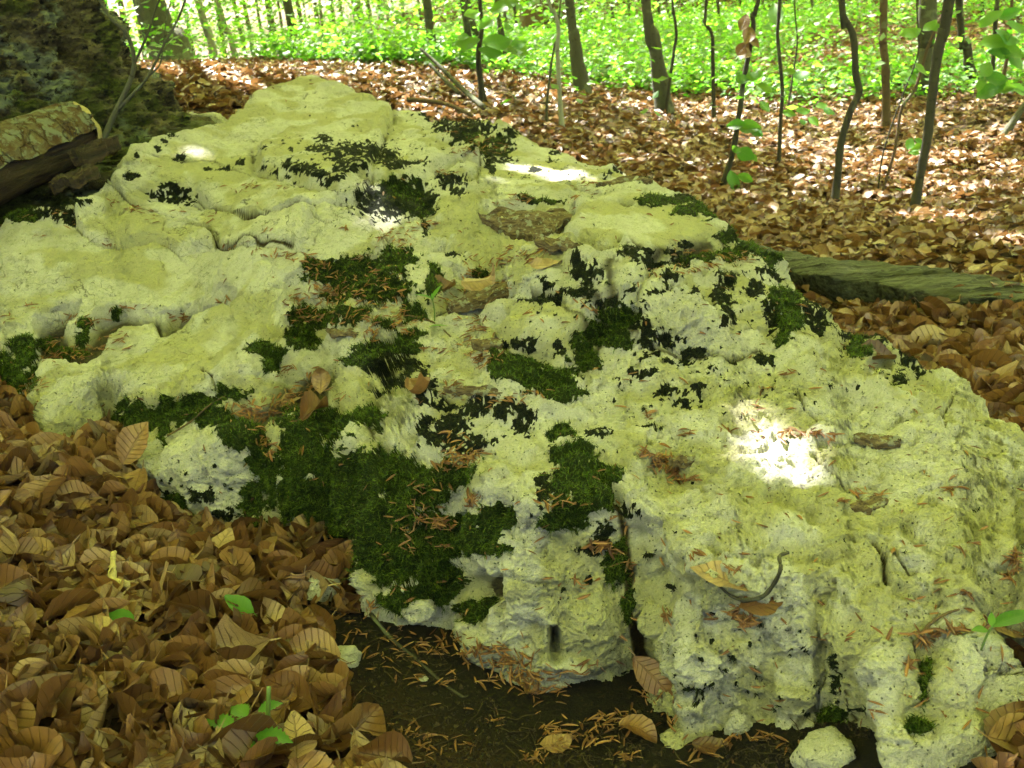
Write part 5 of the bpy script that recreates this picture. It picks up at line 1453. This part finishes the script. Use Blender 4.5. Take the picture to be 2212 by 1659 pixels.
# weathered log on the right
tp = [(1560, 492), (1640, 514), (1788, 545), (1960, 577), (2080, 590), (2212, 600), (2420, 604)]
rg_ = [(1580, 512), (1660, 566), (1760, 598), (1870, 612), (1993, 632), (2212, 650), (2420, 664)]
bt_ = [(1590, 560), (1680, 606), (1800, 640), (1898, 658), (2040, 680), (2212, 686), (2420, 700)]
dd_ = [3.95, 3.75, 3.55, 3.4, 3.28, 3.18, 3.05]
rows = []
for a_, b_, c_, d_ in zip(tp, rg_, bt_, dd_):
    hg_ = hit_ground(*c_); d_ = min(max(hg_[1] - .04, 2.9), 4.6)
    q1 = at_y(*b_, d_); q0 = at_y(*a_, d_ + .22); q2 = at_y(*c_, d_ - .005); q2[2] -= .03
    q0[2] = q1[2] + (q0[2] - q1[2]) * .4; 
    rows.append([q2, .5 * (q1 + q2) + [0, -.014, 0], q1 + [0, -.004, -.006], q1, .5 * (q0 + q1) + [0, 0, .008], q0, q0 + [0, .02, -.03], q0 + [0, .0, -.16], q2 + [0, .08, -.05]])
rows = np.array(rows); ns = 90
prof = np.stack([spline(rows[:, k], ns) for k in range(rows.shape[1])], 1)
c0_ = prof.reshape(-1, 3).mean(0)
fine = np.concatenate([np.stack([prof[:, k] * (1 - f_) + prof[:, (k + 1) % 9] * f_ for f_ in (0, .33, .66)], 1) for k in range(9)], 1)
Vl = fine.reshape(-1, 3); along = Vl[:, 0].copy()
dq = np.stack([along * .3, Vl[:, 1] * 3, Vl[:, 2] * 3], 1)
Vl = Vl + (.022 * fbm(dq, 5, 3, 551) + .008 * perlin(dq, 26, 553))[:, None] * np.array([0, -.6, .8])
Fl = grid_faces(ns, 27, True)
lg = link("weathered_log", mesh_np("weathered_log", Vl - c0_, Fl[:, ::-1], True, GREYWOOD), label="long flat weathered grey log lying in the leaves behind the rock on the right", category="log", loc=c0_)

# ------------------------------------------------------------------ crumbs and rootlets on the bare soil
sr = np.random.default_rng(77)
q = sr.uniform([660, 1300], [1880, 1670], (5200, 2))
q = q[inside(q[:, 0], q[:, 1], SOIL)]
pts3 = []
for a_, b_ in q:
    if on_rock(a_, b_) < 0:
        d_ = ray(np.array([a_]), np.array([b_]))[0]; t_ = (0.0 - CAM_H) / d_[2]; p_ = CAM + d_ * t_; p_[2] = float(ground_z(p_[0], p_[1])); pts3.append(p_)
pts3 = np.array(pts3); k_ = len(pts3)
ico = np.array([[0, 0, 1], [.9, 0, .2], [.1, .9, .1], [-.8, .1, .3], [0, -.9, .2], [0, 0, -.7]]); icf = np.array([[0, 1, 2], [0, 2, 3], [0, 3, 4], [0, 4, 1], [5, 2, 1], [5, 3, 2], [5, 4, 3], [5, 1, 4]])
sz = .0016 + .0045 * sr.random(k_) ** 3
Vc = (pts3[:, None] + ico[None] * sz[:, None, None] * sr.uniform(.6, 1.4, (k_, 6, 1))).reshape(-1, 3); Fc = (icf[None] + (np.arange(k_) * 6)[:, None, None]).reshape(-1, 3)
m = Mat("soil_crumb"); CR = m.done(m.bsdf(m.mix(m.step(.45, .6, m.noise(90, 2, .6)), (.006, .004, .003), (.028, .019, .012)), .95))
link("soil_crumbs", mesh_np("soil_crumbs", Vc, Fc, False, CR), floor, kind="stuff")
Vr, Fr = [], []
for n_q in range(230):
    p_ = pts3[sr.integers(k_)]; a_ = sr.uniform(0, 2 * pi); L_ = sr.uniform(.015, .06)
    w_ = [p_ + np.array([cos(a_) * L_ * t_ + sr.normal() * .004, sin(a_) * L_ * t_ + sr.normal() * .004, .002 + sr.random() * .005]) for t_ in (0, .33, .66, 1)]
    v_, f_ = tube(spline(w_, 8), .0004 + .0005 * sr.random(), 4); Fr += [tuple(i_ + len(Vr) for i_ in x_) for x_ in f_]; Vr += list(v_)
ROOTM = Mat("rootlet"); ROOTM = ROOTM.done(ROOTM.bsdf((.028, .018, .011), .9))
link("rootlets", mesh_py("rootlets", Vr, Fr, ROOTM), floor, kind="stuff")

# ------------------------------------------------------------------ single leaves
def single_leaf(px, py, size, yaw, label, mat=DEAD, lift=.006, tilt=(0, 0), seed=0, curl=1.0, tone=.5, name="dead_leaf", group=None, wp=None, cat="leaf", nrm=None):
    r_ = np.random.default_rng(seed)
    p, n0 = (surf(px, py) if wp is None else (np.array(wp, float), np.array([0, 0, 1.0])))
    nv = np.array([tilt[0], tilt[1], 1.0]) if nrm is None else np.array(nrm, float)
    V, F, UV = with_stalk(*leaf_template(12, 7, r_, curl), r_)
    Rm = rot_to(nv[None], np.array([yaw]))[0]
    V = (V * size) @ Rm.T
    V[:, 2] += -V[:, 2].min() if wp is None else 0
    me = mesh_np(name, V, F, True, mat, {"leafuv": ('FLOAT_VECTOR', np.c_[UV, np.zeros(len(UV))]), "tone": ('FLOAT', np.full(len(V), tone))})
    return link(name, me, label=label, category=cat, group=group, loc=p + np.array([0, 0, lift * .5]))
SL = [
 (900,850,.085,-1.1,"narrow rolled tan leaf lying alone right of the dark moss in the middle",.8,101,1.4),
 (1555,1270,.100,2.6,"pale veined leaf in the pit under the small twig, left of two",.85,102,.5),
 (1645,1315,.085,.4,"round olive brown leaf in the pit under the small twig, right of two",.35,103,.5),
 (1895,790,.100,.3,"reddish brown leaf stuck in the hole near the right rim",.15,104,.8),
 (965,640,.085,.9,"smooth brown leaf beside the small seedling in the valley",.5,105,.7),
 (1040,625,.110,.3,"big pale wavy leaf in the valley under the bud scales",.9,106,1.3),
 (1180,580,.080,.2,"greyish crumpled leaf under the large bark plate",.6,107,1.4),
 (680,905,.075,.8,"rolled brown leaf in the gully between the slab and the moss",.2,108,1.6),
 (620,870,.080,.5,"striped brown leaf lying across the gully",.45,109,1.0),
 (700,855,.070,1.6,"pale tube shaped leaf standing in the gully below the bark chip",.7,110,1.8),
 (1545,1625,.070,-.3,"torn pale leaf on the soil under the front overhang",.85,111,.8),
 (1380,1600,.075,-.6,"torn tan leaf with ragged lobes on the dark soil at the bottom",.9,112,.6),
 (1415,1500,.095,-1.35,"brown leaf hanging in the gap between the two front lobes",.3,113,1.1),
 (1205,1615,.060,.2,"small crumpled grey leaf on the bottom edge of the soil",.75,114,1.5),
 (1150,1500,.055,-.5,"shrivelled leaf remnant on the soil below the white rock nose",.7,115,1.6),
 (735,1260,.110,1.25,"upright brown leaf leaning on the mossy foot of the rock",.4,116,1.0),
 (225,985,.105,.4,"large flat brown leaf leaning on the slab's foot",.35,117,.8),
 (295,1000,.105,1.3,"pale grey green dead leaf standing upright beside the small boulder",.97,118,.7),
 (2190,1390,.080,-.7,"brown leaf in the notch below the green seedling",.4,119,.8),
 (2185,1600,.110,.9,"large red brown leaf at the lower right corner",.12,120,1.0),
 (1880,985,.0,0,"",0,0,0),
]
for px_, py_, s_, yaw_, lab_, tn_, sd_, cu_ in SL:
    if s_ > 0:
        tl = (0.1, -.25)
        if "standing" in lab_ or "upright" in lab_: tl = (.1, -1.6)
        if "hanging" in lab_: tl = (-.5, -1.8)
        if "leaning on the slab" in lab_: tl = (.2, -1.0)
        single_leaf(px_, py_, s_, yaw_, lab_, tilt=tl, seed=sd_, curl=cu_, tone=tn_)
# two fresh green leaves on the litter
single_leaf(277, 1408, .048, 2.9, "small bright green leaf lying flat on the brown leaves", GREENLEAF, .05, (.1, -.3), 201, .4, .8, "green_leaf").location.z += .035
single_leaf(530, 1382, .062, 2.6, "folded blue green leaf half hidden in the brown leaves", GREENLEAF, .05, (.3, -.5), 202, 1.0, .1, "green_leaf").location.z += .03
# pale curled branching bark crumb in the litter
c0 = surf(262, 1290)[0] + np.array([0, 0, .055])
Vb, Fb_ = [], []
for pts_, rad_ in (([(0, 0, .02), (.004, -.02, .012), (.010, -.05, 0), (.012, -.085, -.01)], [.004, .007, .009, .008]), ([(.010, -.05, 0), (.025, -.055, .004), (.042, -.058, .0)], [.008, .008, .007]), ([(0, 0, .02), (-.004, .015, .025), (-.006, .03, .022)], [.005, .005, .003])):
    P_ = spline(pts_, 14); V_, F_ = tube(P_, np.interp(np.linspace(0, 1, 14), np.linspace(0, 1, len(rad_)), rad_) * (1 + .18 * np.sin(np.arange(14) * 2.6)), 10)
    Fb_ += [tuple(i_ + len(Vb) for i_ in f_) for f_ in F_]; Vb += list(V_)
o = link("lichen_twig", mesh_py("lichen_twig", Vb, Fb_, CUTWOOD), label="pale scaly forked twig standing among the brown leaves", category="twig", loc=c0)

# ------------------------------------------------------------------ twigs
def twig(pts, r0, r1, mat, label, group=None, name="twig", cat="twig", n=24, branches=()):
    """pts: picture x, y, height above the surface there"""
    W = []
    for q in pts:
        s_, nn_ = surf(q[0], q[1])
        if q[2] > 0:
            d_ = ray(np.array([q[0]]), np.array([q[1]]))[0]; s_ = s_ - d_ * q[2]
        W.append(s_ + nn_ * .001)
    W = np.array(W); c_ = W[0].copy()
    P_ = spline(W, n); V_, F_ = tube(P_ - c_, np.linspace(r0, r1, n) * (1 + .12 * np.sin(np.arange(n) * 1.9)), 7)
    V_ = list(V_); 
    for bpts, b0, b1 in branches:
        Wb = np.array([W[bpts[0]]] + [surf(*q[:2])[0] - ray(np.array([q[0]]), np.array([q[1]]))[0] * q[2] for q in bpts[1:]])
        Pb = spline(Wb, 14); Vb_, Fb2 = tube(Pb - c_, np.linspace(b0, b1, 14), 6)
        F_ = F_ + [tuple(i_ + len(V_) for i_ in f_) for f_ in Fb2]; V_ += list(Vb_)
    return link(name, mesh_py(name, V_, F_, mat), label=label, category=cat, loc=c_)
twig([(798,1328,.004),(850,1385,.006),(905,1430,.004),(960,1480,.004),(1000,1507,.003)], .0042, .003, BARK_DARK, "straight dark twig lying across the soil below the moss", branches=[((4,(1020,1503,.003),(1045,1503,.002)), .002, .001)])
twig([(1603,1300,.02),(1640,1290,.04),(1672,1270,.07),(1680,1230,.11),(1683,1200,.13),(1702,1198,.13)], .0036, .0028, BARK_DARK, "small grey hooked twig rising from the leaf filled pit", branches=[((0,(1575,1285,.01),(1553,1262,.02)), .003, .0018)])
twig([(175,1345,.04),(190,1380,.045),(203,1420,.05),(208,1460,.045)], .0045, .003, BARK_DARK, "short curved dark twig lying on the brown leaves at the left")
twig([(1970,1395,.008),(2005,1350,.006),(2040,1330,.006),(2075,1318,.008)], .003, .0016, BARK_BROWN, "thin brown twig in the cleft at the right")
twig([(360,945,.005),(410,915,.01),(450,880,.012),(490,855,.010)], .0025, .0015, BARK_BROWN, "thin straight twig leaning in the mossy crack above the small boulder")
twig([(880,680,.004),(930,700,.006),(965,725,.004),(990,745,.003)], .0025, .0015, BARK_BROWN, "thin brown twig beside the seedling's stem in the valley")
twig([(1790,210,.0),(1815,240,.0),(1863,300,.0)], .022, .018, BARK_BROWN, "broken branch lying on the litter behind the S shaped sapling", name="fallen_branch", cat="branch")
twig([(1548,165,.0),(1590,195,.0),(1640,232,.0)], .05, .04, BARK_BROWN, "short brown fallen branch at the edge of the green carpet", name="fallen_branch", cat="branch")
twig([(2170,90,0),(2100,110,0),(2080,130,0)], .02, .015, BARK_BROWN, "grey dead branch on the far slope", name="fallen_branch", cat="branch")
def air(px, py, d): return at_y(px, py, d)
def air_twig(pts, r0, r1, mat, label, name="twig", cat="twig", branches=(), n=26, group=None):
    W = np.array([air(*q) for q in pts]); c_ = W[0].copy(); P_ = spline(W, n)
    V_, F_ = tube(P_ - c_, np.linspace(r0, r1, n), 8); V_ = list(V_)
    for b in branches:
        Wb = np.array([air(*q) for q in b[0]]); Pb = spline(Wb, 16); Vb_, Fb2 = tube(Pb - c_, np.linspace(b[1], b[2], 16), 6)
        F_ = F_ + [tuple(i_ + len(V_) for i_ in f_) for f_ in Fb2]; V_ += list(Vb_)
    return link(name, mesh_py(name, V_, F_, mat), label=label, category=cat, loc=c_, group=group)
air_twig([(908,105,6.9),(951,145,6.8),(1002,195,6.6),(1045,232,6.4)], .010, .018, BARK_GREY, "leaning broken stem crossing behind the highest rock corner", "fallen_branch", "branch", branches=[([(928,138,6.8),(958,170,6.7),(992,202,6.6)], .010, .014)])
air_twig([(880,215,5.6),(960,224,5.5),(1020,250,5.3)], .012, .009, BARK_BROWN, "thin branch lying flat on the litter behind the rock", "fallen_branch", "branch")
# bare forked shoot before the old tree
air_twig([(222,306,3.7),(240,262,3.7),(263,215,3.68),(285,165,3.66),(289,120,3.64),(272,70,3.62),(240,40,3.6),(205,-20,3.58)], .011, .005, BARK_GREY, "bare forked shoot rising in front of the old tree's root", "bare_shoot", "shoot", branches=[
 ([(252,240,3.69),(290,200,3.66),(320,165,3.62),(355,95,3.58),(385,40,3.55),(405,-15,3.5)], .006, .003), ([(289,140,3.65),(318,75,3.6),(335,25,3.56),(352,-20,3.5)], .005, .003), ([(320,165,3.62),(345,140,3.6),(352,100,3.6),(360,40,3.56),(372,-10,3.5)], .003, .0015)])

# ------------------------------------------------------------------ fresh leaves on saplings, hanging dead leaves
def sprig(leaves, tree, d, size=.07):
    """leaves: picture x, y, length px, yaw; they become one part of the tree each"""
    root = tree['root']; b = tree['base']
    for (px_, py_, lp, yw, tn) in leaves:
        c_ = at_y(px_, py_, d); s_ = lp * d / FOC * 1.05
        r_ = np.random.default_rng(int(px_ * 7 + py_))
        V, F, UV = leaf_template(8, 5, r_, .4)
        Rm = rot_to(np.array([[r_.normal() * .3, -.85, .75]]), np.array([yw]))[0]
        V = (V * s_) @ Rm.T
        me = mesh_np("leaf", V, F, True, GREENLEAF if tn >= 0 else DEAD, {"leafuv": ('FLOAT_VECTOR', np.c_[UV, np.zeros(len(UV))]), "tone": ('FLOAT', np.full(len(V), abs(tn)))})
        link("leaf", me, root, loc=c_ - b)
byl = {t['label']: t for t in TREES if 'label' in t}
def tr(key): return next(t for t in TREES if key in t.get('label', ''))
t = tr("withered brown leaves")
sprig([(1629,163,40,.2,.6),(1600,170,34,2.6,.4),(1650,190,36,-.9,.5),(1618,275,50,-.6,.5),(1590,270,40,2.7,.5),(1634,285,34,-1.2,.6),(1610,333,48,-1.3,.6),(1590,322,24,2,.5),(1628,340,24,-1.2,.7),(1585,392,52,-1.2,.6),(1610,385,36,-1.0,.6),(1652,230,30,-1.2,.8)], t, t['base'][1] - .1)
sprig([(1607,48,44,1.3,-.12),(1616,75,50,1.5,-.08),(1628,88,40,-1.1,-.15),(1604,105,46,1.2,-.1),(1608,115,40,-1.4,-.12)], t, t['base'][1] - .05)
t = tr("thin straight sapling right")
sprig([(1675,30,56,1.4,.4),(1705,155,26,2.8,.9),(1732,162,36,-.6,.98),(1705,245,30,-.6,.8),(1735,240,34,.2,.9),(1757,262,28,-1.1,.98),(1775,228,26,.2,.9),(1790,240,28,-.9,.98),(1735,263,20,0,.7)], t, t['base'][1] + .1)
t = tr("hair thin stem")
sprig([(1968,172,34,-1.2,.8),(1980,156,26,.1,.8),(1955,160,24,2.7,.7),(1966,310,34,1.3,.7),(1985,318,34,.4,.9),(1975,330,24,-.3,.9),(1948,420,44,-.4,.8),(1985,305,20,-.9,.8)], t, t['base'][1])
t = tr("stoutest dark young trunk")
sprig([(2010,55,34,.5,.6),(2025,60,30,-.9,.8),(1968,70,50,.3,.4),(1990,150,36,-.8,.8)], t, t['base'][1] + .3)
t = tr("forked sapling with big fresh")
sprig([(1010,92,50,.2,.4),(1075,90,66,.4,.6),(1050,50,44,1.2,.5),(1090,12,60,.1,.5),(1118,108,50,-.8,1.0),(942,130,38,1.1,.3),(1120,95,36,.6,.9),(1000,80,30,2.5,.5),(1060,112,50,2.9,.5),(1020,30,40,.8,.4),(1100,60,34,-1,.5)], t, t['base'][1] - .3)
t = tr("bunch of large fresh leaves")
sprig([(2150,88,60,.2,.6),(2175,80,60,-.3,.7),(2185,110,56,-1.0,.5),(2160,115,46,2.6,.5),(2195,130,50,-1.2,.5),(2150,170,56,-.2,.6),(2140,195,60,.2,.7),(2170,192,44,-.3,.6),(2195,265,46,.3,.8),(2175,270,34,2.5,.7),(2205,255,40,-1.0,.8),(2130,150,50,1.2,.5),(2120,180,34,.8,.5),(2200,195,44,-.2,.5),(2140,40,50,.3,.6),(2180,30,50,2.8,.6),(2200,60,50,-.6,.6)], t, t['base'][1] - .4)

# ------------------------------------------------------------------ seedlings
STEMG = Mat("green_stem"); STEMG = STEMG.done(STEMG.bsdf((.06, .10, .02), .5, None, .4))
def serrated(L, W, n=15, fold=.15, bend=.4, teeth=.12):
    V, F = [], []
    for i in range(n):
        t_ = i / (n - 1); w_ = W / 2 * sin(pi * min(max(t_ ** .8, .02), .985)) * (1 + teeth * (1 if i % 2 else -1))
        x_ = t_ * L; zb = -bend * (t_ ** 2) * L * .5
        V += [(x_, -w_, zb + fold * w_), (x_, -w_ * .5, zb + fold * w_ * .4), (x_, 0, zb), (x_, w_ * .5, zb + fold * w_ * .4), (x_, w_, zb + fold * w_)]
    F = grid_faces(n, 5)[:, ::-1]
    uv = np.array([(i / (n - 1), s_) for i in range(n) for s_ in (-1, -.5, 0, .5, 1)])
    return np.array(V), F, uv
def seedling(px, py, stem_pts, leaves, label, base_lift=0.0, r=.0016, smat=STEMG):
    p = surf(px, py)[0]; o = link("seedling", None, label=label, category="seedling", loc=p)
    if stem_pts:
        P_ = spline(np.array(stem_pts, float), 12); V_, F_ = tube(P_, np.linspace(r * 1.2, r, 12), 6)
        link("stem", mesh_py("stem", V_, F_, smat), o)
    for (loc, L, W, yaw, pitch, tn, kw) in leaves:
        V, F, UV = serrated(L, W, **kw)
        Rm = np.array(Matrix.Rotation(yaw, 3, 'Z') @ Matrix.Rotation(-pitch, 3, 'Y'))
        V = V @ Rm.T
        me = mesh_np("leaf", V, F, True, GREENLEAF, {"leafuv": ('FLOAT_VECTOR', np.c_[UV, np.zeros(len(UV))]), "tone": ('FLOAT', np.full(len(V), tn))})
        link("leaf", me, o, loc=loc)
    return o
sm_ = dict(teeth=0.0, n=11)
seedling(938, 690, [(0, 0, 0), (.002, 0, .03), (0, 0, .055)], [((0, 0, .055), .045, .016, 2.9, .45, .3, sm_), ((0, 0, .055), .042, .014, .7, .9, .2, sm_), ((0, 0, .05), .02, .008, 1.6, 1.1, .5, sm_)], "tiny green seedling with two narrow leaves in the rock's valley")
seedling(1265 * 0 + 2118, 1400, [(0, 0, 0), (.006, 0, .02), (.012, 0, .035)], [((.012, 0, .035), .075, .030, .12, .35, .3, sm_), ((.008, 0, .03), .022, .018, 3.0, .2, .2, sm_), ((.012, 0, .036), .02, .010, 1.2, .9, .3, sm_)], "green seedling with one long glossy leaf at the right edge")
seedling(925, 712, [], [((0, 0, .006), .045, .014, .2, .1, .3, sm_)], "single dull green leaf flat on the stone below the tiny seedling")
cp = surf(585, 1650)[0]
plant = link("seedling", None, label="green seedling with toothed leaves and a taller bare stalk at the bottom edge", category="seedling", loc=cp)
P_ = spline([(0, 0, -.01), (.004, .004, .06), (.014, .01, .125)], 12); V_, F_ = tube(P_, np.linspace(.0042, .0034, 12), 8)
link("stem", mesh_py("stem", V_, F_, STEMG), plant)
tk = dict(teeth=.16, n=17)
for (lx_, ly_, lz_, L_, W_, yw_, pt_, tn_) in ((-.026, .016, .075, .036, .030, 2.5, .25, .1), (-.018, .012, .075, .034, .030, -2.0, .2, .1), (-.010, .018, .080, .036, .028, .25, .3, .15), (-.035, -.02, .085, .055, .030, 2.7, .15, .75), (-.040, -.03, .075, .050, .030, -2.9, .0, .7), (-.004, -.03, .075, .055, .034, -.25, .05, .7), (-.01, -.035, .07, .05, .03, -1.6, -.2, .7)):
    V, F, UV = serrated(L_, W_, **tk)
    Rm = np.array(Matrix.Rotation(yw_, 3, 'Z') @ Matrix.Rotation(-pt_, 3, 'Y')); V = V @ Rm.T
    link("leaf", mesh_np("leaf", V, F, True, GREENLEAF, {"leafuv": ('FLOAT_VECTOR', np.c_[UV, np.zeros(len(UV))]), "tone": ('FLOAT', np.full(len(V), tn_))}), plant, loc=(lx_, ly_, lz_))
# far white sky beyond the crest is the world itself; nothing is built there
